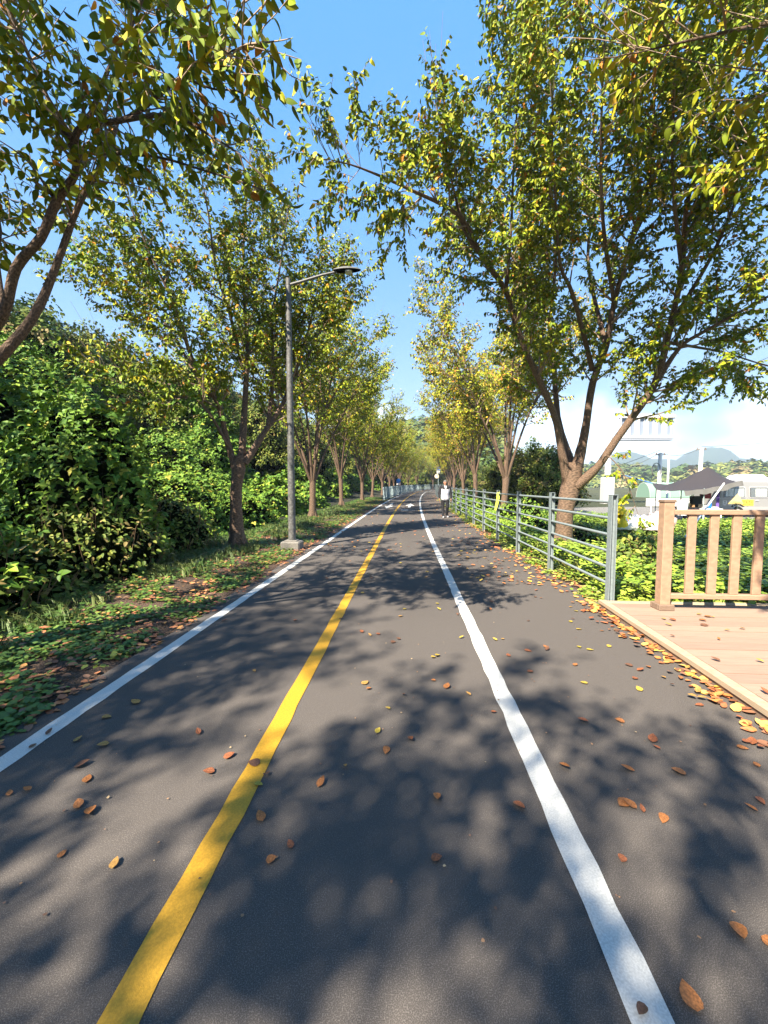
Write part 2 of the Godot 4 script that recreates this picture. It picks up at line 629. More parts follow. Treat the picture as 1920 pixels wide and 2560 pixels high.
# ---------------------------------------------------------------- shrubs and vine-covered mounds
func mound_core(r: Vector3, seed_: float) -> ArrayMesh:
	var g := G.new()
	var rows := []
	for i in 13:
		var e := lerpf(-0.25, PI / 2.0, i / 12.0)
		var row := []
		for k in 25:
			var a := TAU * (k % 24) / 24.0
			var d := Vector3(cos(a) * cos(e), sin(e), sin(a) * cos(e))
			var w := 0.84 + 0.42 * lump.get_noise_3d(d.x * 60.0 + seed_, d.y * 60.0, d.z * 60.0)
			row.append(d * r * w)
		rows.append(row)
	var base := g.v.size()
	for row in rows:
		for p in row:
			g.vert(p, (p / (r * r)).normalized(), Vector2(p.x, p.y))
	for i in 12:
		for k in 24:
			var a := base + i * 25 + k
			g.face(a, a + 1, a + 26); g.face(a, a + 26, a + 25)
	return g.mesh()

func mound(called: String, label: String, category: String, at: Vector3, r: Vector3, count: int, size: float, pal: Array, shape: Mesh, stems := 0, group := "", core := true) -> Node3D:
	var root := thing(called, label, category, at, group)
	var sd := rng.randf() * 100.0
	if core:
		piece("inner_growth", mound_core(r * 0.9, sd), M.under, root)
	if stems > 0:
		var g := G.new()
		for k in stems:
			var a := rng.randf() * TAU
			var d := Vector3(cos(a), 0, sin(a))
			var q := sqrt(rng.randf())
			var foot := d * r * 0.75 * q
			foot.y = -0.1
			var tip := d * r * q * rng.randf_range(0.9, 1.12)
			tip.y = r.y * sqrt(maxf(0.06, 1.0 - q * q)) * rng.randf_range(0.7, 1.15)
			g.tube([foot, foot.lerp(tip, 0.5) + rv() * 0.12, tip], [0.012, 0.008, 0.003], 4)
		piece("stems", g.mesh(), M.stem, root).set_meta("kind", "stuff")
	var xs := []
	var cs := []
	for i in count:
		var e := asin(rng.randf_range(-0.12, 1.0))
		var a := rng.randf() * TAU
		var d := Vector3(cos(a) * cos(e), sin(e), sin(a) * cos(e))
		var w := 0.88 + 0.42 * lump.get_noise_3d(d.x * 60.0 + sd, d.y * 60.0, d.z * 60.0)
		w *= rng.randf_range(0.86, 1.08)
		if rng.randf() < 0.07: w *= rng.randf_range(1.02, 1.14)
		var p := d * r * w
		var out := (p / (r * r)).normalized()
		var along := (out * 0.5 + Vector3(0, -0.35, 0) + rv() * 0.7)
		xs.append(frame(along, out * 0.6 + Vector3(-0.3, 0.9, 0.45) + rv() * 0.5, size * rng.randf_range(0.6, 1.25), p))
		cs.append(pick(pal))
	many("foliage", shape, M.leaf, xs, cs, root)
	return root

# ---------------------------------------------------------------- a person's body as one surface
func surface_net(g: G, bones: Array, cell: float, paint: Callable) -> void:
	var lo := Vector3.ONE * 99.0
	var hi := -lo
	for b in bones:
		var r: float = maxf(b[2], b[3]) + cell * 3.0
		for e in [b[0], b[1]]:
			lo = lo.min(e - Vector3.ONE * r); hi = hi.max(e + Vector3.ONE * r)
	var nx := int((hi.x - lo.x) / cell) + 2
	var ny := int((hi.y - lo.y) / cell) + 2
	var nz := int((hi.z - lo.z) / cell) + 2
	var d := PackedFloat32Array()
	d.resize(nx * ny * nz)
	d.fill(9.0)
	for b in bones:
		var a: Vector3 = b[0]
		var ab: Vector3 = b[1] - a
		var ra: float = b[2]
		var rb: float = b[3]
		var k: float = b[4]
		var m := maxf(ra, rb) + k + cell * 2.0
		var l0 := a.min(b[1]) - Vector3.ONE * m - lo
		var l1 := a.max(b[1]) + Vector3.ONE * m - lo
		var inv := 1.0 / maxf(ab.length_squared(), 1e-8)
		for iz in range(maxi(0, int(l0.z / cell)), mini(nz, int(l1.z / cell) + 1)):
			for iy in range(maxi(0, int(l0.y / cell)), mini(ny, int(l1.y / cell) + 1)):
				var row := (iz * ny + iy) * nx
				for ix in range(maxi(0, int(l0.x / cell)), mini(nx, int(l1.x / cell) + 1)):
					var p := lo + Vector3(ix, iy, iz) * cell - a
					var t := clampf(p.dot(ab) * inv, 0.0, 1.0)
					var e := (p - ab * t).length() - lerpf(ra, rb, t)
					var o := d[row + ix]
					var h := maxf(k - absf(o - e), 0.0) / k
					d[row + ix] = minf(o, e) - h * h * k * 0.25
	var ids := {}
	var st := [1, nx, nx * ny]
	for iz in nz - 1:
		for iy in ny - 1:
			for ix in nx - 1:
				var q := (iz * ny + iy) * nx + ix
				var s := 0
				var sum := Vector3.ZERO
				var cnt := 0
				var inside := d[q] < 0.0
				var mixed := false
				for c in range(1, 8):
					if (d[q + (c & 1) + ((c >> 1) & 1) * nx + (c >> 2) * nx * ny] < 0.0) != inside:
						mixed = true
						break
				if not mixed: continue
				for ax in 3:
					for u in 2:
						for w in 2:
							var o := Vector3i.ZERO
							o[(ax + 1) % 3] = u; o[(ax + 2) % 3] = w
							var qa: int = q + o.x + o.y * nx + o.z * nx * ny
							var da := d[qa]
							var db := d[qa + st[ax]]
							if (da < 0.0) != (db < 0.0):
								var p := Vector3(o)
								p[ax] += da / (da - db)
								sum += p; cnt += 1
				var at := lo + (Vector3(ix, iy, iz) + sum / cnt) * cell
				var gr := Vector3(d[q + 1] - d[q], d[q + nx] - d[q], d[q + nx * ny] - d[q]) + Vector3(d[q + 1 + nx + nx * ny] - d[q + nx + nx * ny], d[q + 1 + nx + nx * ny] - d[q + 1 + nx * ny], d[q + 1 + nx + nx * ny] - d[q + 1 + nx])
				g.tint = paint.call(at)
				ids[q] = g.vert(at, gr.normalized(), Vector2(at.x, at.y))
	for q in ids:
		for ax in 3:
			if (d[q] < 0.0) != (d[q + st[ax]] < 0.0):
				var u: int = st[(ax + 1) % 3]
				var w: int = st[(ax + 2) % 3]
				if ids.has(q - u) and ids.has(q - w) and ids.has(q - u - w):
					g.face(ids[q], ids[q - u], ids[q - u - w]); g.face(ids[q], ids[q - u - w], ids[q - w])
	g.tint = Color.WHITE

func build_person(at: Vector3) -> void:
	var root := thing("person", "person in black and white jacket and black trousers walking towards the viewer", "person", at)
	root.rotation.y = 0.1
	var hipL := Vector3(0.09, 0.93, 0); var hipR := Vector3(-0.09, 0.93, 0)
	var kneL := Vector3(0.105, 0.50, 0.05); var kneR := Vector3(-0.10, 0.50, 0.0)
	var ankL := Vector3(0.11, 0.09, -0.08); var ankR := Vector3(-0.10, 0.09, 0.10)
	var shL := Vector3(0.19, 1.44, 0); var shR := Vector3(-0.19, 1.44, 0)
	var elL := Vector3(0.265, 1.16, -0.03); var elR := Vector3(-0.27, 1.16, 0.0)
	var wrL := Vector3(0.275, 0.91, 0.05); var wrR := Vector3(-0.285, 0.92, 0.08)
	var skin := func(p: Vector3) -> Color: return Color(0.30, 0.15, 0.095)
	var g := G.new()
	surface_net(g, [
		[hipL, kneL, 0.075, 0.052, 0.03], [kneL, ankL, 0.052, 0.036, 0.03], [hipR, kneR, 0.075, 0.052, 0.03], [kneR, ankR, 0.052, 0.036, 0.03],
		[ankL, ankL + Vector3(0, -0.05, 0.12), 0.036, 0.03, 0.02], [ankR, ankR + Vector3(0, -0.05, 0.12), 0.036, 0.03, 0.02],
		[Vector3(0, 0.95, 0), Vector3(0, 1.2, 0), 0.12, 0.11, 0.05], [Vector3(0, 1.2, 0), Vector3(0, 1.36, 0), 0.11, 0.12, 0.05], [shL, shR, 0.055, 0.055, 0.05],
		[shL, elL, 0.048, 0.04, 0.03], [elL, wrL, 0.04, 0.028, 0.03], [shR, elR, 0.048, 0.04, 0.03], [elR, wrR, 0.04, 0.028, 0.03], [Vector3(0, 1.4, -0.01), Vector3(0, 1.54, 0.01), 0.062, 0.056, 0.04],
	], 0.016, skin)
	surface_net(g, [   # head: skull, face, jaw, nose, ears
		[Vector3(0, 1.655, -0.02), Vector3(0, 1.66, 0.005), 0.086, 0.08, 0.02], [Vector3(0, 1.60, 0.025), Vector3(0, 1.545, 0.04), 0.066, 0.046, 0.03], [Vector3(0, 1.55, 0), Vector3(0, 1.49, -0.005), 0.055, 0.056, 0.03],
		[Vector3(0, 1.645, 0.088), Vector3(0, 1.61, 0.108), 0.01, 0.016, 0.012], [Vector3(0.08, 1.64, 0), Vector3(0.083, 1.61, 0.005), 0.014, 0.01, 0.008], [Vector3(-0.08, 1.64, 0), Vector3(-0.083, 1.61, 0.005), 0.014, 0.01, 0.008],
		[Vector3(-0.018, 1.575, 0.082), Vector3(0.018, 1.575, 0.082), 0.01, 0.01, 0.008],
	], 0.007, func(p: Vector3) -> Color: return Color(0.22, 0.09, 0.07) if absf(p.y - 1.575) < 0.006 and p.z > 0.075 else Color(0.30, 0.15, 0.095))
	for s in [1.0, -1.0]:   # hands: palm, four unequal curled fingers, a thumb off the side
		var w := wrL if s > 0 else wrR
		var b := [[w + Vector3(0, -0.015, 0), w + Vector3(0, -0.085, 0.008), 0.027, 0.03, 0.02], [w + Vector3(0, 0.03, -0.005), w, 0.028, 0.027, 0.02]]
		for k in 4:
			var z := -0.028 + 0.019 * k
			var l: float = [0.055, 0.07, 0.075, 0.066][k]
			var k0 := w + Vector3(s * 0.004, -0.095, z + 0.008)
			var k1 := k0 + Vector3(-s * 0.006, -l * 0.5, 0.006)
			b.append([k0, k1, 0.0095, 0.009, 0.006]); b.append([k1, k1 + Vector3(-s * 0.022, -l * 0.42, 0.004), 0.009, 0.0075, 0.006])
		b.append([w + Vector3(-s * 0.006, -0.035, 0.025), w + Vector3(-s * 0.016, -0.075, 0.052), 0.012, 0.01, 0.01]); b.append([w + Vector3(-s * 0.016, -0.075, 0.052), w + Vector3(-s * 0.022, -0.105, 0.056), 0.01, 0.008, 0.006])
		surface_net(g, b, 0.0055, skin)
	piece("body", g.mesh(), M.cloth, root)
	var j := G.new()
	surface_net(j, [
		[Vector3(0.06, 0.91, 0.0), Vector3(0.055, 1.2, 0.0), 0.135, 0.125, 0.08], [Vector3(-0.06, 0.91, 0.0), Vector3(-0.055, 1.2, 0.0), 0.135, 0.125, 0.08], [Vector3(0.06, 1.2, 0), Vector3(0.07, 1.36, 0), 0.12, 0.12, 0.08], [Vector3(-0.06, 1.2, 0), Vector3(-0.07, 1.36, 0), 0.12, 0.12, 0.08],
		[shL + Vector3(-0.01, -0.01, 0), shR + Vector3(0.01, -0.01, 0), 0.073, 0.073, 0.06], [shL, elL, 0.075, 0.064, 0.03], [elL, wrL + Vector3(0, 0.03, 0), 0.064, 0.046, 0.03], [shR, elR, 0.075, 0.064, 0.03], [elR, wrR + Vector3(0, 0.03, 0), 0.064, 0.046, 0.03],
		[Vector3(0.05, 1.48, 0), Vector3(-0.05, 1.48, 0), 0.05, 0.05, 0.05],
	], 0.013, func(p: Vector3) -> Color:
		if absf(p.x) > 0.195 + 0.015 * (1.4 - p.y): return Color(0.012, 0.012, 0.016)
		if p.z > 0 and absf(p.x) < 0.058 - 0.3 * maxf(0.0, 1.44 - p.y) and p.y > 1.3: return Color(0.36, 0.36, 0.38)
		if p.y > 1.30 + absf(p.x) * 0.35: return Color(0.012, 0.012, 0.016)
		var fold := fine.get_noise_3d(p.x * 60.0, p.y * 18.0, p.z * 60.0)
		return Color(0.60, 0.59, 0.63) if fold > -0.05 else Color(0.40, 0.39, 0.45))
	piece("jacket", j.mesh(), M.cloth, root)
	var l := G.new()
	surface_net(l, [
		[Vector3(0.05, 0.93, 0), Vector3(-0.05, 0.93, 0), 0.108, 0.108, 0.06], [hipL, kneL, 0.094, 0.072, 0.04], [kneL, ankL + Vector3(0, 0.02, 0), 0.072, 0.066, 0.03], [hipR, kneR, 0.098, 0.072, 0.04], [kneR, ankR + Vector3(0, 0.02, 0), 0.072, 0.066, 0.03],
	], 0.014, func(p: Vector3) -> Color: return Color(0.010, 0.010, 0.012))
	piece("trousers", l.mesh(), M.cloth, root)
	var hr := G.new()
	surface_net(hr, [[Vector3(0, 1.675, -0.03), Vector3(0, 1.69, 0.0), 0.088, 0.08, 0.02], [Vector3(0, 1.63, -0.05), Vector3(0, 1.66, -0.05), 0.07, 0.075, 0.03]], 0.009, func(p: Vector3) -> Color: return Color(0.12, 0.115, 0.11))
	piece("hair", hr.mesh(), M.cloth, root)
	for s in [1.0, -1.0]:
		var e := SphereMesh.new()
		e.radius = 0.010; e.height = 0.02; e.radial_segments = 10; e.rings = 6
		piece("eye", e, M.dark, root, Transform3D(Basis(), Vector3(s * 0.03, 1.648, 0.077)))
		var a := ankL if s > 0 else ankR
		var sh := G.new()
		surface_net(sh, [[Vector3(a.x, 0.05, a.z - 0.035), Vector3(a.x + s * 0.01, 0.045, a.z + 0.07), 0.045, 0.046, 0.03], [Vector3(a.x + s * 0.01, 0.045, a.z + 0.07), Vector3(a.x + s * 0.02, 0.036, a.z + 0.16), 0.046, 0.034, 0.03], [Vector3(a.x, 0.05, a.z - 0.02), Vector3(a.x, 0.10, a.z - 0.02), 0.045, 0.045, 0.02]], 0.01, func(p: Vector3) -> Color: return Color(0.5, 0.5, 0.52) if p.y < 0.03 or p.z - a.z > 0.15 else Color(0.09, 0.10, 0.12))
		piece("shoe", sh.mesh(), M.cloth, root)

# ---------------------------------------------------------------- setting
func ribbon(lat0: float, lat1: float, s0: float, s1: float, up: float, step: float, cols := 1, jitter := 0.0, shade := 0.0) -> ArrayMesh:
	var g := G.new()
	var rows := []
	var tints := []
	var s := s0
	while s <= s1 + 0.001:
		var row := []
		var tr := []
		for k in cols + 1:
			var lat := lerpf(lat0, lat1, float(k) / cols)
			if k == 0 or k == cols: lat += jitter * fine.get_noise_2d(s * 40.0, lat0 * 70.0 + k * 33.0)
			var p := rp(s, lat, up)
			row.append(p)
			var q := 1.0 + shade * (0.7 * lump.get_noise_2d(p.x * 5.0, p.z * 1.6) + 0.6 * fine.get_noise_2d(p.x * 3.0, p.z * 0.8))
			tr.append(Color(q, q, q))
		rows.append(row); tints.append(tr)
		s += step
	g.sheet(rows, Vector3.UP, tints)
	return g.mesh()

func structure(called: String, m: Mesh, mat: Material, label: String) -> MeshInstance3D:
	var o := piece(called, m, mat)
	tag(o, label, "", "", "structure")
	return o

func shape_on_road(pts: Array, up: float) -> ArrayMesh:   # flat painted outline, points as [s, lat]
	var g := G.new()
	var poly := PackedVector2Array()
	for p in pts: poly.append(Vector2(p[1], p[0]))
	var ids := Geometry2D.triangulate_polygon(poly)
	for i in range(0, ids.size(), 3):
		g.tri(rp(poly[ids[i]].y, poly[ids[i]].x, up), rp(poly[ids[i + 1]].y, poly[ids[i + 1]].x, up), rp(poly[ids[i + 2]].y, poly[ids[i + 2]].x, up), Vector3.UP)
	return g.mesh()

func materials() -> void:
	var grain := noise_tex(0.16, 0.48, 1.0, 3, 1024, 1024, FastNoiseLite.TYPE_CELLULAR, 2)
	var grain2 := noise_tex(0.09, 0.25, 1.0, 9, 512, 512, FastNoiseLite.TYPE_SIMPLEX_SMOOTH, 5)
	var rough := noise_tex(0.02, 0.55, 1.0, 5, 512, 512)
	var barkn := noise_tex(0.05, 0.42, 1.0, 7, 256, 256, FastNoiseLite.TYPE_SIMPLEX_SMOOTH, 5)
	var wood := noise_tex(0.06, 0.84, 1.0, 8, 64, 512, FastNoiseLite.TYPE_SIMPLEX_SMOOTH, 4)
	M.asphalt = tex(flat(0.215, 0.192, 0.180, 0.95), grain, Vector3.ONE * 1.7, true, grain, 0.22)
	M.asphalt.vertex_color_use_as_albedo = true
	M.asphalt.metallic_specular = 0.25
	M.white_paint = tex(flat(0.72, 0.715, 0.69, 0.7), noise_tex(0.09, 0.82, 1.0, 11, 512, 512, FastNoiseLite.TYPE_SIMPLEX_SMOOTH, 5), Vector3.ONE * 2.2, true, grain, 0.15)
	M.yellow_paint = tex(flat(0.62, 0.34, 0.025, 0.6), noise_tex(0.09, 0.82, 1.0, 12, 512, 512, FastNoiseLite.TYPE_SIMPLEX_SMOOTH, 5), Vector3.ONE * 1.6, true, grain, 0.15)
	M.ground = tex(flat(1, 1, 1, 0.95), grain2, Vector3.ONE * 0.8, true, grain2, 2.0)
	M.ground.vertex_color_use_as_albedo = true
	M.hill = tex(flat(1, 1, 1, 0.95), rough, Vector3.ONE * 0.03)
	M.hill.vertex_color_use_as_albedo = true
	M.bark = flat(0.29, 0.185, 0.125, 0.85)
	tex(M.bark, barkn, Vector3(1, 2.6, 1), false, barkn, 1.2)
	M.twig = flat(0.27, 0.19, 0.135, 0.75)
	M.stem = flat(0.16, 0.10, 0.05, 0.9)
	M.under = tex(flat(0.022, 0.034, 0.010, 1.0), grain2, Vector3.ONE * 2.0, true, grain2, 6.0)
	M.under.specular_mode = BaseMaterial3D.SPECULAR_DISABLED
	var lf := flat(1, 1, 1, 0.55)
	lf.vertex_color_use_as_albedo = true
	lf.backlight = Color(0.78, 0.92, 0.3)
	lf.metallic_specular = 0.3
	M.leaf = lf
	var gr := flat(1, 1, 1, 0.6)
	gr.vertex_color_use_as_albedo = true
	gr.backlight = Color(0.6, 0.8, 0.25)
	M.grass = gr
	var dry := flat(1, 1, 1, 0.7)
	dry.vertex_color_use_as_albedo = true
	M.litter = dry
	M.leaf_shape = leaf_mesh(0.52, 0.22, 0.18)
	M.leaf_shapes = [M.leaf_shape, leaf_mesh(0.46, 0.5, 0.5, 0.55), leaf_mesh(0.58, 0.05, -0.22, 0.42)]
	M.leaf_lin = []
	M.leaf_set = []
	for p in GREEN + GOLD:
		var m: StandardMaterial3D = lf.duplicate()
		m.vertex_color_use_as_albedo = false
		m.albedo_color = lin(p[0], p[1], p[2])
		M.leaf_lin.append(Color(p[0], p[1], p[2])); M.leaf_set.append(m)
	M.dry_set = []
	for p in DRY + [[0.62, 0.47, 0.06]]:
		M.dry_set.append(tex(flat(p[0], p[1], p[2], 0.65), rough, Vector3.ONE * 9.0))
	M.steel = tex(flat(0.25, 0.30, 0.32, 0.45), noise_tex(0.03, 0.86, 1.0, 15, 256, 256), Vector3.ONE * 3.0)
	M.pale_steel = flat(0.30, 0.38, 0.40, 0.45)
	M.wood = tex(flat(0.42, 0.27, 0.18, 0.7), wood, Vector3.ONE * 2.5, true, wood, 0.1)
	M.wood_v = tex(flat(0.42, 0.27, 0.18, 0.7), wood, Vector3(2.5, 0.5, 2.5), true)
	M.wood_dark = tex(flat(0.24, 0.165, 0.12, 0.75), wood, Vector3.ONE * 3.0)
	M.deck = []
	for k in 4:
		var q := 0.90 + 0.05 * k
		M.deck.append(tex(flat(0.37 * q, 0.252 * q, 0.192 * q, 0.75), wood, Vector3(0.7, 3.0, 3.0), true, wood, 0.1))
	M.deck_edge = tex(flat(0.44, 0.35, 0.25, 0.75), wood, Vector3(3, 3, 0.7))
	M.pole = tex(flat(0.20, 0.20, 0.20, 0.55), rough, Vector3.ONE * 1.2)
	M.concrete = tex(flat(0.52, 0.49, 0.45, 0.9), grain2, Vector3.ONE * 1.5, true, grain2, 0.3)
	M.white = flat(0.80, 0.80, 0.80, 0.5)
	M.dark = flat(0.012, 0.012, 0.014, 0.6)
	var cl := flat(1, 1, 1, 0.85)
	cl.vertex_color_use_as_albedo = true
	M.cloth = cl
	M.spray = cover(16, 0.17, 0.24, 0.22, 5)
	M.vine = heart_cluster()

func ground_sheet() -> void:
	var xs := []
	var zs := []
	var x := -14.0
	while x <= 14.01: xs.append(x); x += 0.5
	var st := 0.7
	while x < 2600.0: xs.append(x); xs.append(-x); x += st; st *= 1.25
	xs.sort()
	var z := 14.0
	st = 1.0
	while z < 400.0: zs.append(z); z += st; st *= 1.4
	z = 13.0
	while z > -50.0: zs.append(z); z -= 0.5
	st = 0.8
	while z > -2600.0: zs.append(z); z -= st; st *= (1.02 if z > -160.0 else 1.25)
	zs.sort()
	var rows := []
	var tints := []
	for zz in zs:
		var row := []
		var tr := []
		for xx in xs:
			row.append(Vector3(xx, land(xx, zz), zz))
			var lat: float = xx - shift(zz)
			var k := 1.0 + 0.5 * lump.get_noise_2d(xx * 6.0, zz * 6.0)
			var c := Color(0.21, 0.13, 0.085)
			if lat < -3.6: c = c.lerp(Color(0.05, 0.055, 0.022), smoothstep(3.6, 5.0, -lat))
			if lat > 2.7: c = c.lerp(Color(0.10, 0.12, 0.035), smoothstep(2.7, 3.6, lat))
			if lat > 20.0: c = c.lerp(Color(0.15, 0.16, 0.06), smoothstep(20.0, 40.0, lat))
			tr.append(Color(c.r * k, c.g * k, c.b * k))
		rows.append(row); tints.append(tr)
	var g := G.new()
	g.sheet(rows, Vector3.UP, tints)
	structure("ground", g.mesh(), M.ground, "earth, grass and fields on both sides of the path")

func ridge(called: String, label: String, dist: float, deep: float, a0: float, a1: float, height: Callable, col: Color, crowns := 0, crown_size := 5.0) -> void:
	# a ridge that runs round the viewer's side of the land between two bearings (degrees right of straight ahead)
	var g := G.new()
	var rows := []
	var n := 90
	var pts := []
	for j in 9:
		var t := j / 8.0
		var row := []
		for i in n + 1:
			var a := deg_to_rad(lerpf(a0, a1, float(i) / n))
			var r := dist + deep * (t - 0.6)
			var h: float = height.call(rad_to_deg(a)) * (smoothstep(0.0, 0.62, t) if t < 0.62 else smoothstep(1.3, 0.62, t))
			h *= 1.0 + 0.16 * lump.get_noise_2d(i * 9.0, j * 22.0 + dist)
			row.append(Vector3(sin(a) * r, h - 1.0, -cos(a) * r))
		rows.append(row)
	g.sheet(rows, Vector3.UP)
	for i in g.c.size(): g.c[i] = col * (1.0 + 0.5 * lump.get_noise_2d(g.v[i].x * 0.3, g.v[i].z * 0.3))
	structure(called, g.mesh(), M.hill, label)
	if crowns == 0: return
	var xs := []
	var cs := []
	for k in crowns:
		var i := rng.randi_range(0, n - 1)
		var j := rng.randi_range(0, 6)
		var p: Vector3 = rows[j][i].lerp(rows[j + 1][i + 1], rng.randf()).lerp(rows[j][i + 1], rng.randf() * 0.5)
		var s := crown_size * rng.randf_range(0.6, 1.3)
		xs.append(Transform3D(Basis(Vector3.UP, rng.randf() * TAU).scaled(Vector3(s, s * rng.randf_range(0.8, 1.25), s)), p))
		cs.append(pick(SCRUB))
	var o := many("forest", M.far_crown, M.grass, xs, cs)
	tag(o, "green woodland covering the " + label, "forest")

func far_crown() -> ArrayMesh:
	var r := RandomNumberGenerator.new()
	r.seed = 21
	var g := G.new()
	for i in 190:
		var y := r.randf_range(-0.25, 1.0)
		var a := r.randf() * TAU
		var q := sqrt(maxf(0.0, 1.0 - y * y)) * (1.0 + 0.25 * sin(a * 3.0 + y * 4.0))
		var p := Vector3(cos(a) * q, y + 0.2, sin(a) * q) * r.randf_range(0.78, 1.05)
		var o := (p + Vector3(0, 0.4, 0)).normalized()
		var u := o.cross(Vector3(r.randf() - 0.5, r.randf() - 0.5, r.randf() - 0.5)).normalized()
		var w := o.cross(u)
		var s := r.randf_range(0.12, 0.24)
		g.tint = Color.WHITE * r.randf_range(0.7, 1.3)
		var b := g.vert(p + u * s, o); g.vert(p + w * s * 0.8, o); g.vert(p - u * s, o); g.vert(p - w * s * 0.9 + o * s * 0.3, o)
		g.face(b, b + 1, b + 2); g.face(b, b + 2, b + 3)
	return g.mesh()

func scatter(called: String, label: String, category: String, m: Mesh, mat: Material, count: int, area: Callable, size: Vector2, pal: Array, sink := 0.0) -> void:
	var xs := []
	var cs := []
	var tries := 0
	while xs.size() < count and tries < count * 6:
		tries += 1
		var p: Vector3 = area.call()
		if p == Vector3.INF: continue
		var s := rng.randf_range(size.x, size.y)
		xs.append(Transform3D(Basis.from_euler(Vector3(rng.randf_range(-0.2, 0.2), rng.randf() * TAU, rng.randf_range(-0.2, 0.2))).scaled(Vector3.ONE * s), p - Vector3(0, sink, 0)))
		cs.append(pick(pal))
	tag(many(called, m, mat, xs, cs), label, category)

# ---------------------------------------------------------------- things along the path
func steel_railing() -> void:
	var root := thing("steel_railing", "grey steel railing with six horizontal bars along the right edge of the path", "railing", Vector3.ZERO)
	var pg := G.new()   # an H-shaped upright
	for s in [-1.0, 1.0]: pg.box(Vector3(s * 0.031, 0.68, 0), Vector3(0.009, 1.44, 0.1), 0.002)
	pg.box(Vector3(0, 0.679, 0.0), Vector3(0.053, 1.436, 0.008), 0.0)
	pg.box(Vector3(0, 1.402, 0), Vector3(0.075, 0.006, 0.104), 0.001)
	var pm := pg.mesh()
	var ss := []
	for k in 40: ss.append(5.0 + 2.05 * k)
	for s in ss:
		piece("post", pm, M.steel, root, Transform3D(Basis(Vector3.UP, -heading(s)), rp(s, 2.545, 0.0)))
	for k in ss.size() - 1:
		var a := rp(ss[k], 2.545)
		var b := rp(ss[k + 1], 2.545)
		var d := b - a
		for h in [1.31, 1.11, 0.90, 0.69, 0.485, 0.28]:
			if not M.has("rail"):
				var cy := CylinderMesh.new()
				cy.top_radius = 0.019; cy.bottom_radius = 0.019; cy.height = 1.0; cy.radial_segments = 10; cy.rings = 1
				M.rail = cy
			var y := d.normalized()
			var x := y.cross(Vector3.UP).normalized()
			piece("rail", M.rail, M.steel, root, Transform3D(Basis(x, y * (d.length() + 0.01), x.cross(y)), (a + b) / 2.0 + Vector3(0, h, 0)))
	var g := G.new()   # the cloth strip tied to the fourth upright
	var q := rp(ss[3], 2.545)
	g.sheet([[q + Vector3(-0.05, 1.34, 0.06), q + Vector3(0.03, 1.36, 0.065)], [q + Vector3(-0.07, 1.15, 0.09), q + Vector3(0.02, 1.17, 0.08)], [q + Vector3(-0.10, 0.98, 0.085), q + Vector3(-0.03, 0.96, 0.10)], [q + Vector3(-0.11, 0.86, 0.08), q + Vector3(-0.07, 0.84, 0.09)]], Vector3(0, 0, 1))
	var o := piece("cloth_ribbon", g.mesh(), flat(0.55, 0.62, 0.08, 0.8))
	tag(o, "thin yellow green cloth strip tied to a post of the grey railing", "ribbon")

func picket_fence() -> void:
	var root := thing("picket_fence", "pale upright bar fence that follows the far bend on the left side of the path", "fence")
	var bar := G.new()
	bar.box(Vector3(0, 0.62, 0), Vector3(0.034, 1.30, 0.03), 0.003)
	var bm := bar.mesh()
	var s := 36.0
	var k := 0
	while s < 119.0:
		piece("picket", bm, M.pale_steel, root, Transform3D(Basis(Vector3.UP, -heading(s)), rp(s, -2.72)))
		s += 0.29
		k += 1
	for h in [0.22, 1.12]:
		var g := G.new()
		var pts := []
		var rr := []
		s = 36.0
		while s < 119.5:
			pts.append(rp(s, -2.75, h)); rr.append(0.02); s += 1.0
		g.tube(pts, rr, 5)
		piece("rail", g.mesh(), M.pale_steel, root)

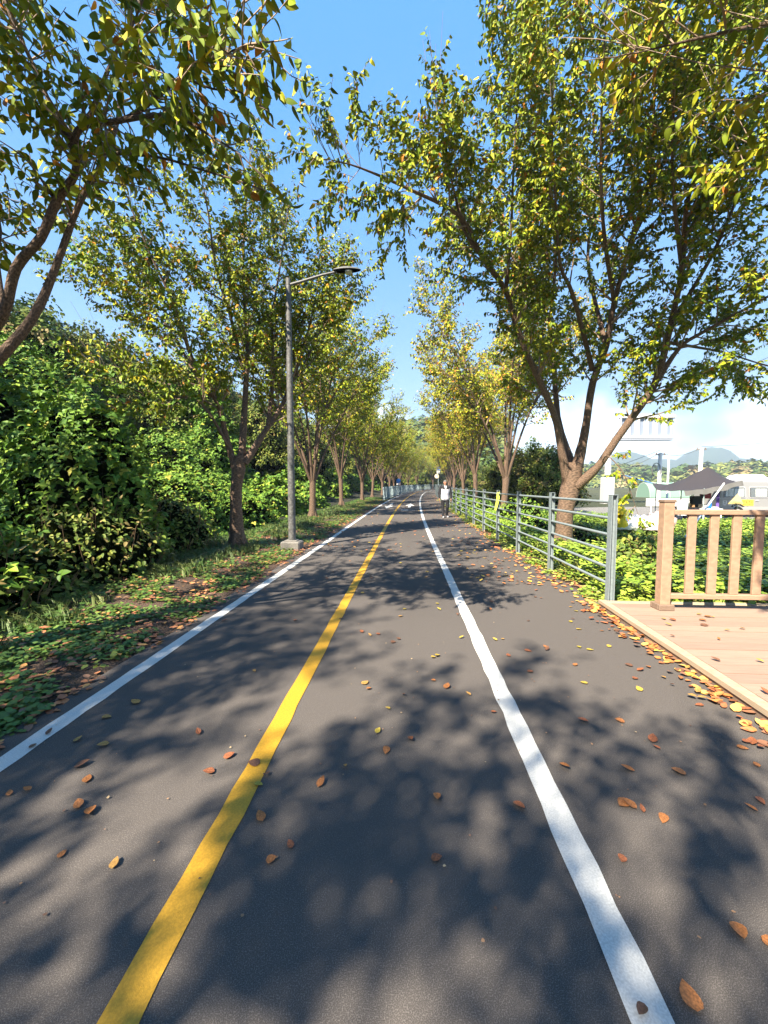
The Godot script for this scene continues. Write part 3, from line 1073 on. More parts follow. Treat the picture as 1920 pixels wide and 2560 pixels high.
func street_lamp(at: Vector3) -> void:
	var root := thing("street_lamp", "dark grey street lamp with one curved arm on the left grass verge", "street lamp", at)
	var g := G.new()
	g.lathe(Vector3.ZERO, [Vector2(0.088, 0.2), Vector2(0.086, 1.0), Vector2(0.078, 3.0), Vector2(0.068, 5.0), Vector2(0.058, 6.15), Vector2(0.062, 6.16), Vector2(0.062, 6.30), Vector2(0.0, 6.33)], 18)
	piece("pole", g.mesh(), M.pole, root)
	var b := G.new()
	b.box(Vector3(0, 0.06, 0), Vector3(0.46, 0.24, 0.42), 0.03)
	b.box(Vector3(0, 0.19, 0), Vector3(0.30, 0.03, 0.30), 0.008)
	piece("base", b.mesh(), M.concrete, root)
	var hatch := G.new()
	hatch.box(Vector3(0.03, 0.95, 0.078), Vector3(0.07, 0.16, 0.02), 0.004)
	piece("service_hatch", hatch.mesh(), M.pole, root)
	var a := G.new()
	a.tube([Vector3(0, 6.16, 0), Vector3(0.3, 6.22, 0.02), Vector3(0.8, 6.34, 0.04), Vector3(1.15, 6.40, 0.05)], [0.034, 0.032, 0.028, 0.026], 10)
	piece("arm", a.mesh(), M.pole, root)
	var hd := G.new()
	var rows := []
	for i in 11:
		var t := i / 10.0
		var w := 0.115 * pow(sin(PI * clampf(0.12 + 0.84 * t, 0, 1)), 0.6)
		var h := 0.075 * pow(sin(PI * clampf(0.1 + 0.86 * t, 0, 1)), 0.7)
		var row := []
		for k in 17:
			var q := TAU * k / 16.0
			row.append(Vector3(1.08 + 0.62 * t, 6.42 + h * sin(q) * (1.0 if sin(q) > 0 else 0.35), 0.05 + w * cos(q)))
		rows.append(row)
	hd.sheet(rows, Vector3.UP)
	for i in hd.v.size():   # outward normals all round
		var c := Vector3(hd.v[i].x, 6.42, 0.05)
		var o := (hd.v[i] - c).normalized()
		if hd.n[i].dot(o) < 0: hd.n[i] = -hd.n[i]
	var lens := G.new()
	lens.lathe(Vector3(1.42, 6.375, 0.05), [Vector2(0.0, -0.022), Vector2(0.06, -0.016), Vector2(0.082, 0.0), Vector2(0.085, 0.02)], 18)
	var head := piece("lamp_head", hd.mesh(), M.pole, root)
	piece("lens", lens.mesh(), flat(0.6, 0.6, 0.58, 0.2), head)

func deck_edge_x(z: float) -> float:
	return lerpf(2.15, 2.40, clampf(-z / 5.0, -0.4, 1.0))

func wooden_deck() -> void:
	var root := thing("wooden_deck", "low tan wooden deck beside the path with a pale edge board", "deck")
	var z := -4.84
	var k := 0
	while z < 1.6:
		var w := 0.142
		var poly := PackedVector2Array([Vector2(deck_edge_x(z) + 0.10, -z), Vector2(5.6, -z), Vector2(5.6, -z - w), Vector2(deck_edge_x(z + w) + 0.10, -z - w)])
		var g := G.new()
		g.prism(poly, 0.045, 0.082 + 0.0015 * (k % 3), Transform3D(Basis(Vector3.RIGHT, -PI / 2), Vector3.ZERO))
		piece("plank", g.mesh(), M.deck[(k * 7) % 4], root)
		z += w + 0.008
		k += 1
	var e := G.new()
	e.prism(PackedVector2Array([Vector2(deck_edge_x(-5.0), 4.98), Vector2(deck_edge_x(-5.0) + 0.086, 4.98), Vector2(deck_edge_x(1.6) + 0.086, -1.6), Vector2(deck_edge_x(1.6), -1.6)]), 0.05, 0.088, Transform3D(Basis(Vector3.RIGHT, -PI / 2), Vector3.ZERO))
	piece("edge_board", e.mesh(), M.deck_edge, root)
	var f := G.new()
	f.prism(PackedVector2Array([Vector2(deck_edge_x(-5.0) + 0.012, 4.97), Vector2(deck_edge_x(-5.0) + 0.075, 4.97), Vector2(deck_edge_x(1.6) + 0.075, -1.6), Vector2(deck_edge_x(1.6) + 0.012, -1.6)]), -0.06, 0.049, Transform3D(Basis(Vector3.RIGHT, -PI / 2), Vector3.ZERO))
	piece("fascia_board", f.mesh(), M.wood_dark, root)
	var b := G.new()
	b.box(Vector3(4.05, 0.06, -4.90), Vector3(3.2, 0.06, 0.09), 0.006)
	piece("edge_board", b.mesh(), M.deck_edge, root)
	var u := G.new()
	u.box(Vector3(4.1, -0.02, -1.7), Vector3(2.9, 0.12, 6.2), 0.0)
	piece("joists", u.mesh(), M.wood_dark, root)

func wooden_railing() -> void:
	var root := thing("wooden_railing", "tan wooden railing with square post and flat balusters at the back of the deck", "railing", Vector3(2.97, 0.084, -4.66))
	for x in [0.0, 2.1]:
		var g := G.new()
		g.box(Vector3(x, 0.63, 0), Vector3(0.112, 1.22, 0.112), 0.006)
		var p := piece("post", g.mesh(), M.wood_v, root)
		var c := G.new()
		c.box(Vector3(x, 1.255, 0), Vector3(0.126, 0.032, 0.126), 0.006)
		piece("post_cap", c.mesh(), M.wood_dark, p)
		var s := G.new()
		for i in [[0.0, 0.073, 0.17, 0.03], [0.0, -0.073, 0.17, 0.03]]:
			s.box(Vector3(x, 0.034, i[1]), Vector3(i[2], 0.066, i[3]), 0.006)
		for i in [-0.072, 0.072]:
			s.box(Vector3(x + i, 0.034, 0), Vector3(0.028, 0.064, 0.115), 0.004)
		piece("post_skirt", s.mesh(), M.wood_dark, p)
	var t := G.new()
	t.box(Vector3(1.05, 1.128, 0), Vector3(1.984, 0.056, 0.075), 0.006)
	piece("top_rail", t.mesh(), M.wood, root)
	var l := G.new()
	l.box(Vector3(1.05, 0.155, 0), Vector3(1.984, 0.056, 0.075), 0.006)
	piece("bottom_rail", l.mesh(), M.wood, root)
	var k := G.new()
	k.box(Vector3(0, 0.6415, 0), Vector3(0.094, 0.915, 0.034), 0.004)
	var km := k.mesh()
	for i in 7:
		piece("baluster", km, M.wood_v, root, Transform3D(Basis(), Vector3(0.285 + 0.245 * i, 0, 0)))

# ---------------------------------------------------------------- beyond the railing
func rect_xy(g: G, x0: float, y0: float, x1: float, y1: float, z: float, thick: float) -> void:
	g.box(Vector3((x0 + x1) / 2, (y0 + y1) / 2, z), Vector3(absf(x1 - x0), absf(y1 - y0), thick), 0.004)

func round_poly(pts: Array, r: float) -> PackedVector2Array:
	var out := PackedVector2Array()
	var n := pts.size()
	for i in n:
		var p: Vector2 = pts[i]
		var a: Vector2 = (pts[(i + n - 1) % n] - p)
		var b: Vector2 = (pts[(i + 1) % n] - p)
		var q := minf(r, minf(a.length(), b.length()) * 0.45)
		var p0 := p + a.normalized() * q
		var p1 := p + b.normalized() * q
		for k in 5:
			var t := k / 4.0
			out.append(p0.lerp(p, t).lerp(p.lerp(p1, t), t))
	return out

func van(at: Vector3, turn: float) -> void:
	var root := thing("parked_van", "grey parked van with curtained side windows and a yellow sticker", "van", at)
	root.rotation.y = turn
	# side view runs along +x (rear at 0, nose at 5); the near side looks along +z
	var sections := []
	var prof := [[0.0, 0.42, 1.0], [0.02, 0.38, 1.62], [0.16, 0.36, 1.86], [0.5, 0.34, 1.94], [1.4, 0.34, 1.97], [2.6, 0.34, 1.96], [3.2, 0.34, 1.90], [3.55, 0.34, 1.72], [4.15, 0.34, 1.22], [4.5, 0.34, 1.08], [4.9, 0.36, 0.92], [5.0, 0.44, 0.72]]
	for p in prof:
		var row := []
		var lo: float = p[1]
		var hi: float = p[2]
		var half := 0.91 - 0.06 * smoothstep(4.4, 5.0, p[0]) - 0.05 * smoothstep(0.15, 0.0, p[0])
		var belt := minf(1.02, lerpf(lo, hi, 0.72))
		var ring := [[-half * 0.92, lo], [-half, lo + 0.12], [-half, belt], [-half * 0.90, hi - 0.10], [-half * 0.80, hi - 0.02], [0.0, hi + 0.015], [half * 0.80, hi - 0.02], [half * 0.90, hi - 0.10], [half, belt], [half, lo + 0.12], [half * 0.92, lo], [-half * 0.92, lo]]
		for q in ring: row.append(Vector3(p[0], q[1], q[0]))
		sections.append(row)
	var g := G.new()
	for i in sections.size() - 1:
		for k in 11:
			var o: Vector3 = (sections[i][k] + sections[i][k + 1] + sections[i + 1][k] + sections[i + 1][k + 1]) / 4.0 - Vector3(2.4, 1.0, 0)
			o.x *= 0.25
			g.tri(sections[i][k], sections[i][k + 1], sections[i + 1][k + 1], o); g.tri(sections[i][k], sections[i + 1][k + 1], sections[i + 1][k], o)
	for e in [0, sections.size() - 1]:
		for k in range(1, 10):
			g.tri(sections[e][0], sections[e][k], sections[e][k + 1], Vector3(-1 if e == 0 else 1, 0, 0))
	var paint := flat(0.30, 0.295, 0.29, 0.35, 0.2)
	piece("body", g.mesh(), paint, root)
	var rf := G.new()
	rf.box(Vector3(1.75, 1.975, 0), Vector3(2.9, 0.05, 1.36), 0.02)
	piece("roof", rf.mesh(), flat(0.48, 0.50, 0.55, 0.35), root)
	var band := G.new()
	rect_xy(band, 0.06, 0.44, 4.9, 0.60, 0.918, 0.02)
	piece("side_moulding", band.mesh(), flat(0.32, 0.31, 0.30, 0.5), root)
	# windows lean in with the upper body
	var lean := Transform3D(Basis(Vector3.RIGHT, -0.105), Vector3(0, 1.04, 0.917))
	for w in [[0.20, 1.32], [1.48, 2.42], [2.60, 3.30]]:
		var x0: float = w[0]
		var x1: float = w[1]
		var sl := 0.18 if x0 < 0.3 else (0.02 if x1 < 3.0 else -0.02)
		var out := [Vector2(x0, 0.02), Vector2(x1, 0.02), Vector2(x1 - (0.35 if x1 > 3.0 else 0.0), 0.60), Vector2(x0 + sl, 0.60)]
		var fr := G.new()
		fr.prism(round_poly(out, 0.09), 0.0, 0.012, lean)
		var win := piece("window", fr.mesh(), flat(0.42, 0.40, 0.40, 0.4), root)
		var dk := G.new()
		var c := Vector2((x0 + x1) / 2.0, 0.31)
		var inn := []
		for p in out: inn.append(c + (p - c) * Vector2(0.94, 0.88))
		dk.prism(round_poly(inn, 0.07), 0.013, 0.016, lean)
		piece("dark_interior", dk.mesh(), M.dark, win)
		if x1 < 3.0:
			var cu := G.new()
			var r0 := []
			var r1 := []
			var a: float = x0 + (0.14 if x0 < 0.3 else 0.30)
			for k in 60:
				var x := lerpf(a, x1 - 0.10, k / 59.0)
				var zz := 0.028 + 0.008 * sin(k * 1.5) + 0.003 * sin(k * 0.7)
				r0.append(lean * Vector3(x, 0.10, zz)); r1.append(lean * Vector3(x + 0.01, 0.49, zz))
			cu.sheet([r0, r1], Vector3(0, 0, 1))
			piece("curtain", cu.mesh(), flat(0.66, 0.66, 0.62, 0.9), win)
		var gl := flat(0.5, 0.55, 0.55, 0.05)
		gl.transparency = BaseMaterial3D.TRANSPARENCY_ALPHA
		gl.albedo_color.a = 0.12
		var pg := G.new()
		pg.prism(round_poly(inn, 0.07), 0.044, 0.047, lean)
		piece("pane", pg.mesh(), gl, win)
	for x in [0.95, 4.05]:
		for s in [1.0, -1.0]:
			var ty := G.new()
			ty.lathe(Vector3.ZERO, [Vector2(0.18, -0.10), Vector2(0.30, -0.10), Vector2(0.325, -0.07), Vector2(0.325, 0.07), Vector2(0.30, 0.10), Vector2(0.18, 0.10)], 24)
			var wl := piece("wheel", ty.mesh(), M.dark, root, Transform3D(Basis(Vector3.RIGHT, PI / 2), Vector3(x, 0.325, s * 0.83)))
			var rm := G.new()
			rm.lathe(Vector3.ZERO, [Vector2(0.0, 0.07), Vector2(0.12, 0.085), Vector2(0.185, 0.06)], 20)
			piece("rim", rm.mesh(), flat(0.5, 0.5, 0.5, 0.35, 0.8), wl)
			var ar := G.new()
			ar.lathe(Vector3.ZERO, [Vector2(0.33, 0.0), Vector2(0.40, 0.004), Vector2(0.42, 0.0)], 24)
			piece("wheel_arch", ar.mesh(), M.dark, root, Transform3D(Basis(Vector3.RIGHT, s * PI / 2), Vector3(x, 0.36, s * 0.916)))
	for hx in [1.62, 2.42]:
		var h := G.new()
		h.box(Vector3(hx + 0.25, 0.93, 0.925), Vector3(0.16, 0.045, 0.03), 0.01)
		piece("door_handle", h.mesh(), flat(0.5, 0.5, 0.5, 0.3), root)
	var seam := G.new()
	for sx in [1.42, 2.50, 3.42]: rect_xy(seam, sx - 0.006, 0.62, sx + 0.006, 1.02, 0.913, 0.008)
	piece("door_seam", seam.mesh(), M.dark, root)
	var tl := G.new()
	tl.box(Vector3(0.03, 1.28, 0.80), Vector3(0.06, 0.42, 0.12), 0.02)
	piece("tail_light", tl.mesh(), flat(0.35, 0.03, 0.02, 0.3), root)
	# lettering: worn white characters and a yellow sticker with dark ones
	var ch := G.new()
	var ink := G.new()
	for k in 3:
		var x := 0.22 + 0.28 * k
		for s in [[0.0, 0.20, 0.20, 0.22], [0.0, 0.02, 0.03, 0.22], [0.17, 0.04, 0.20, 0.22], [0.0, 0.09, 0.20, 0.12], [0.04, 0.0, 0.16, 0.025]]:
			rect_xy(ch, x + s[0], 0.70 + s[1], x + s[2], 0.70 + s[3], 0.914, 0.006)
	piece("white_lettering", ch.mesh(), M.white, root)
	var st := G.new()
	rect_xy(st, 1.13, 0.66, 1.72, 0.98, 0.914, 0.006)
	var sk := piece("yellow_sticker", st.mesh(), flat(0.72, 0.48, 0.06, 0.5), root)
	for k in 2:
		var x := 1.20 + 0.26 * k
		for s in [[0.0, 0.20, 0.11, 0.225], [0.03, 0.10, 0.055, 0.20], [0.15, 0.08, 0.175, 0.23], [0.15, 0.14, 0.20, 0.16], [0.02, 0.0, 0.16, 0.025], [0.02, 0.0, 0.045, 0.07]]:
			rect_xy(ink, x + s[0], 0.70 + s[1], x + s[2], 0.70 + s[3], 0.9185, 0.004)
	piece("dark_lettering", ink.mesh(), M.dark, sk)

func canopy() -> void:
	var root := thing("shade_canopy", "black pointed shade canopy stretched over a stall beside the grey van", "canopy", Vector3.ZERO)
	var c := [Vector3(10.75, 1.34, -17.4), Vector3(14.1, 1.78, -17.4), Vector3(16.9, 1.80, -21.0), Vector3(12.6, 1.70, -21.0)]
	var top := Vector3(13.85, 2.46, -19.0)
	var rows := []
	var n := 20
	for j in n + 1:
		var row := []
		for i in n + 1:
			var u := float(i) / n
			var w := float(j) / n
			var e: Vector3 = c[0].lerp(c[1], u).lerp(c[3].lerp(c[2], u), w)
			var mu := 1.0 - absf(u - 0.62) / (0.62 if u < 0.62 else 0.38)
			var mw := 1.0 - absf(w - 0.5) * 2.0
			var k := lerpf(pow(minf(mu, mw), 1.9), pow(maxf(0.0, mu * mw), 1.2), 0.35)
			e.y = lerpf(e.y - 0.16 * sin(PI * u) * (1.0 - mw) - 0.08 * sin(PI * w) * (1.0 - mu), top.y, k)
			e.y += 0.012 * sin(u * 31.0) * (1.0 - k)
			row.append(e)
		rows.append(row)
	var g := G.new()
	g.sheet(rows, Vector3.UP)
	piece("cloth_top", g.mesh(), flat(0.035, 0.03, 0.034, 0.9), root)
	var va := G.new()   # grey hanging side
	var r0 := []
	var r1 := []
	for i in range(6, 21):
		var p: Vector3 = rows[0][i]
		r0.append(p + Vector3(0, 0.0, 0.01)); r1.append(p + Vector3(0.05, -0.20 - 0.03 * sin(i * 1.3), 0.04 + 0.02 * sin(i * 2.1)))
	va.sheet([r0, r1], Vector3(0, 0, 1))
	piece("valance", va.mesh(), flat(0.13, 0.125, 0.125, 0.9), root)
	for p in [[11.72, 1.36, -17.5], [12.62, 1.45, -17.45], [16.5, 1.76, -20.8], [12.7, 1.66, -20.8]]:
		var t := G.new()
		t.tube([Vector3(p[0], -0.15, p[2]), Vector3(p[0], p[1], p[2])], [0.022, 0.02], 8)
		piece("pole", t.mesh(), M.dark if p[0] < 12.0 else M.pale_steel, root)
	var bl := G.new()
	bl.tube([c[3], c[3] + Vector3(-0.9, 0.25, 0.0), c[3] + Vector3(-1.4, 0.42, 0.0)], [0.03, 0.03, 0.02], 6)
	piece("blue_trim", bl.mesh(), flat(0.10, 0.22, 0.55, 0.5), root)

func goods() -> void:
	# the stall under the canopy, seen between the railings
	var z := -17.9
	var t := thing("stall_table", "low dark table at the left end of the stall under the black canopy", "table", Vector3(12.25, -0.12, z))
	var a := G.new(); a.box(Vector3(0, 0.72, 0), Vector3(0.62, 0.05, 0.6), 0.008); piece("table_top", a.mesh(), M.dark, t)
	var cl := G.new(); cl.box(Vector3(0, 0.38, 0.33), Vector3(0.6, 0.62, 0.02), 0.004); piece("front_panel", cl.mesh(), flat(0.03, 0.025, 0.04, 0.9), t)
	for s in [[-1, -1], [1, -1], [-1, 1], [1, 1]]:
		var lg := G.new(); lg.box(Vector3(s[0] * 0.28, 0.35, s[1] * 0.25), Vector3(0.04, 0.69, 0.04), 0.004); piece("leg", lg.mesh(), M.dark, t)
	var t2 := thing("white_table", "white table with cloth at the right end of the stall under the canopy", "table", Vector3(13.15, -0.12, z))
	var b := G.new(); b.box(Vector3(0, 0.66, 0), Vector3(0.8, 0.05, 0.6), 0.008); piece("table_top", b.mesh(), M.white, t2)
	for s in [[-1, -1], [1, -1], [-1, 1], [1, 1]]:
		var lg := G.new(); lg.box(Vector3(s[0] * 0.36, 0.315, s[1] * 0.25), Vector3(0.04, 0.63, 0.04), 0.004); piece("leg", lg.mesh(), M.white, t2)
	var boxes := [["cardboard_box", "brown cardboard box on the dark stall table", "box", 12.2, 0.82, 0.22, 0.16, 0.45, 0.30, 0.17], ["cardboard_box", "small orange brown box on the right end of the dark stall table", "box", 12.44, 0.80, 0.11, 0.12, 0.42, 0.22, 0.10], ["black_cabinet", "tall black cabinet standing in the shade at the middle of the stall", "cabinet", 12.9, 0.60, 0.36, 1.20, 0.012, 0.012, 0.014], ["wooden_sign_board", "blank brown board hanging under the canopy over the black cabinet", "board", 12.92, 1.43, 0.40, 0.14, 0.40, 0.22, 0.14], ["red_banner", "dark red board behind the stall right of the black cabinet", "board", 13.3, 1.22, 0.30, 0.22, 0.22, 0.03, 0.04], ["white_carton", "pale carton on the white stall table", "box", 12.92, 0.77, 0.2, 0.16, 0.62, 0.55, 0.50], ["red_crate", "small red orange crate beside the white bin", "crate", 11.6, 0.90, 0.14, 0.08, 0.62, 0.16, 0.05]]
	for q in boxes:
		var o := thing(q[0], q[1], q[2], Vector3(q[3], q[4] - 0.12, z - (0.4 if q[0] in ["black_cabinet", "wooden_sign_board", "red_banner"] else 0.0)))
		var g := G.new(); g.box(Vector3.ZERO, Vector3(q[5], q[6], 0.28 if q[0] != "wooden_sign_board" else 0.03), 0.008)
		piece("case", g.mesh(), flat(q[7], q[8], q[9], 0.8), o)
		var lid := G.new(); lid.box(Vector3(0, q[6] * 0.5 + 0.008, 0), Vector3(q[5] * 1.03, 0.014, 0.285 if q[0] != "wooden_sign_board" else 0.034), 0.003)
		piece("top_edge", lid.mesh(), flat(q[7] * 0.8, q[8] * 0.8, q[9] * 0.8, 0.8), o)
	var w := thing("white_bin", "white round bin standing at the left end of the stall", "bin", Vector3(11.86, 0.28, z + 0.3))
	var wg := G.new(); wg.lathe(Vector3.ZERO, [Vector2(0.0, 0.0), Vector2(0.17, 0.0), Vector2(0.22, 0.62), Vector2(0.235, 0.63), Vector2(0.235, 0.66), Vector2(0.0, 0.67)], 20); piece("bucket", wg.mesh(), M.white, w)
	var v := thing("blue_bottle", "tall bright blue bottle with a white cap on the white stall table", "bottle", Vector3(13.06, 0.566, z + 0.22))
	var vg := G.new(); vg.lathe(Vector3.ZERO, [Vector2(0.0, 0.0), Vector2(0.055, 0.0), Vector2(0.06, 0.02), Vector2(0.06, 0.26), Vector2(0.03, 0.33), Vector2(0.028, 0.36)], 16); piece("bottle_body", vg.mesh(), flat(0.02, 0.16, 0.55, 0.4), v)
	var vc := G.new(); vc.lathe(Vector3.ZERO, [Vector2(0.032, 0.36), Vector2(0.034, 0.41), Vector2(0.0, 0.415)], 12); piece("cap", vc.mesh(), M.white, v)
	var pc := thing("purple_cloth", "purple cloth hanging from the canopy pole next to the van", "cloth", Vector3(13.45, 0.15, z + 0.1))
	pc.scale.x = 0.42
	var pg := G.new()
	var rows := []
	for j in 7:
		var row := []
		for i in 13: row.append(Vector3(-0.17 + 0.34 * i / 12.0 * (1.0 - 0.04 * j), 1.25 - 0.19 * j, 0.03 * sin(i * 1.6 + j * 0.2)))
		rows.append(row)
	pg.sheet(rows, Vector3(0, 0, 1)); piece("cloth", pg.mesh(), flat(0.16, 0.10, 0.42, 0.85), pc)
	var bc := thing("plastic_sheet", "crumpled white plastic sheet on the white stall table", "sheet", Vector3(13.36, 0.56, z + 0.1))
	piece("folds", mound_core(Vector3(0.20, 0.09, 0.2), 3.0), M.white, bc)
	var heap := thing("cloth_heap", "white and pink patterned cloths heaped on the pale yard left of the stall", "cloth heap", Vector3(9.3, -0.1, -16.2))
	heap.scale = Vector3.ONE * 1.3
	for q in [[0.0, 0.0, 0.55, 0.40, 0.0], [0.55, 0.1, 0.5, 0.55, 1.0], [-0.55, 0.15, 0.45, 0.28, 0.0], [0.15, 0.45, 0.4, 0.22, 2.0]]:
		piece("cloth", mound_core(Vector3(q[2], q[3], q[2] * 0.7), 11.0 + q[0] * 7.0), [M.white, flat(0.72, 0.46, 0.44, 0.85), flat(0.66, 0.60, 0.55, 0.85)][int(q[4])], heap, Transform3D(Basis(), Vector3(q[0], 0.02, q[1])))
	var yb := thing("yellow_bundle", "bright yellow two-lobed bundle standing beside the white sign pillar", "bundle", Vector3(8.1, -0.05, -15.3))
	piece("lower_lobe", mound_core(Vector3(0.20, 0.34, 0.2), 5.0), flat(0.80, 0.60, 0.015, 0.6), yb, Transform3D(Basis(), Vector3(0, 0.1, 0)))
	piece("upper_lobe", mound_core(Vector3(0.22, 0.24, 0.22), 8.0), flat(0.80, 0.60, 0.015, 0.6), yb, Transform3D(Basis(), Vector3(-0.05, 0.46, 0)))
	yb.scale = Vector3.ONE * 1.25
	var wp := thing("white_prop", "white pole leaning in front of the grey van", "pole", Vector3(8.9, -0.1, -13.0))
	var wg2 := G.new(); wg2.tube([Vector3(0, 0, 0), Vector3(2.55, 1.73, -1.9)], [0.028, 0.028], 8); piece("rod", wg2.mesh(), M.white, wp)
	var yf := thing("yellow_tarp", "small yellow peaked tarp behind the wooden railing in front of the van", "tarp", Vector3(10.75, 0.95, -13.4))
	yf.scale = Vector3(0.38, 0.62, 0.5)
	var yg := G.new()
	yg.tri(Vector3(-1.0, 0.0, 0.2), Vector3(0.0, 0.55, 0), Vector3(0.12, 0.0, 0.35), Vector3(0, 0, 1)); yg.tri(Vector3(-1.0, 0.0, 0.2), Vector3(0.0, 0.55, 0), Vector3(0.05, 0.0, -0.4), Vector3(0, 0, -1)); yg.tri(Vector3(0.12, 0, 0.35), Vector3(0, 0.55, 0), Vector3(0.05, 0, -0.4), Vector3(1, 0, 0))
	piece("cloth", yg.mesh(), flat(0.62, 0.45, 0.16, 0.8), yf)
	var yp := G.new(); yp.tube([Vector3(0.0, -0.65, 0), Vector3(0, 0.55, 0)], [0.02, 0.02], 6); piece("pole", yp.mesh(), M.white, yf)
	var ba := thing("white_barrier", "long white panelled barrier standing behind the black canopy", "barrier", Vector3(14.6, -0.12, -22.5))
	ba.scale = Vector3(0.55, 0.95, 1.0)
	for k in 5:
		var g := G.new(); g.box(Vector3(-2.0 + 1.0 * k, 0.75, 0), Vector3(0.98, 0.34, 0.06), 0.01); piece("panel", g.mesh(), M.white, ba)
		var l := G.new(); l.box(Vector3(-2.0 + 1.0 * k, 0.29, 0), Vector3(0.06, 0.58, 0.05), 0.005); piece("post", l.mesh(), M.white, ba)
	var r := G.new(); r.tube([Vector3(-2.5, 1.0, 0), Vector3(2.5, 1.0, 0)], [0.03, 0.03], 8); piece("top_rail", r.mesh(), M.white, ba)
	var gh := thing("greenhouse", "long pale green plastic greenhouse in the field beyond the utility poles", "greenhouse", Vector3(38.8, -0.1, -62.0))
	gh.scale = Vector3(0.32, 0.95, 0.6)
	var gg := G.new()
	var rw := []
	for j in 9:
		var q := PI * j / 8.0
		rw.append([Vector3(-9, 2.4 * sin(q), 3.0 * cos(q)), Vector3(9, 2.4 * sin(q), 3.0 * cos(q))])
	gg.sheet(rw, Vector3.UP)
	for x in [-9.0, 9.0]:
		for j in 8: gg.tri(Vector3(x, 0, 0), Vector3(x, 2.4 * sin(PI * j / 8.0), 3.0 * cos(PI * j / 8.0)), Vector3(x, 2.4 * sin(PI * (j + 1) / 8.0), 3.0 * cos(PI * (j + 1) / 8.0)), Vector3(signf(x), 0, 0))
	piece("cover", gg.mesh(), flat(0.20, 0.32, 0.25, 0.5), gh)
	for x in [-9.0, -4.5, 0.0, 4.5, 9.0]:
		var hp := []
		var hr := []
		for j in 9: hp.append(Vector3(x, 2.43 * sin(PI * j / 8.0), 3.03 * cos(PI * j / 8.0))); hr.append(0.03)
		var hg := G.new(); hg.tube(hp, hr, 5); piece("hoop", hg.mesh(), M.white, gh)

func sign_gantry() -> void:
	var root := thing("road_sign_gantry", "white cantilever road sign frame seen from behind on a thick white column", "road sign", Vector3(19.75, -0.2, -40.0))
	var pale := flat(0.56, 0.56, 0.57, 0.5)
	var base := G.new(); base.box(Vector3(0, 1.0, 0), Vector3(0.95, 3.3, 0.9), 0.03); piece("pedestal", base.mesh(), pale, root)
	var col := G.new(); col.lathe(Vector3.ZERO, [Vector2(0.30, 2.9), Vector2(0.27, 9.0), Vector2(0.0, 9.05)], 18); piece("column", col.mesh(), pale, root)
	for y in [6.6, 8.4]:
		var arm := G.new(); arm.box(Vector3(3.1, y, 0.05), Vector3(6.0, 0.16, 0.16), 0.02); piece("arm", arm.mesh(), pale, root)
	for q in [[0.75, 8.35, 5.95, 8.62, 0.25, 0.34], [0.75, 6.42, 5.95, 6.66, 0.25, 0.34], [0.78, 8.66, 5.9, 8.72, 0.2, 0.10], [0.9, 6.20, 5.75, 6.38, 0.15, 0.5]]:
		var g := G.new(); g.box(Vector3((q[0] + q[2]) / 2, (q[1] + q[3]) / 2, q[4]), Vector3(q[2] - q[0], q[3] - q[1], q[5]), 0.02); piece("frame_beam", g.mesh(), pale if q[1] > 6.3 else flat(0.26, 0.28, 0.33, 0.5), root)
	for k in 6:
		var x := 0.86 + 0.85 * k
		var r := G.new(); r.box(Vector3(x + 0.02, 7.5, 0.30), Vector3(0.17, 1.68, 0.18), 0.02); piece("rib", r.mesh(), pale, root)
		if k < 6:
			var p := G.new(); p.box(Vector3(x + 0.44, 7.5, 0.12), Vector3(0.60, 1.68, 0.08), 0.01); piece("panel", p.mesh(), flat(0.22, 0.26, 0.34, 0.5), root)
			var m := G.new(); m.box(Vector3(x + 0.60, 7.5, 0.19), Vector3(0.10, 1.67, 0.05), 0.01); piece("rib", m.mesh(), pale, root)

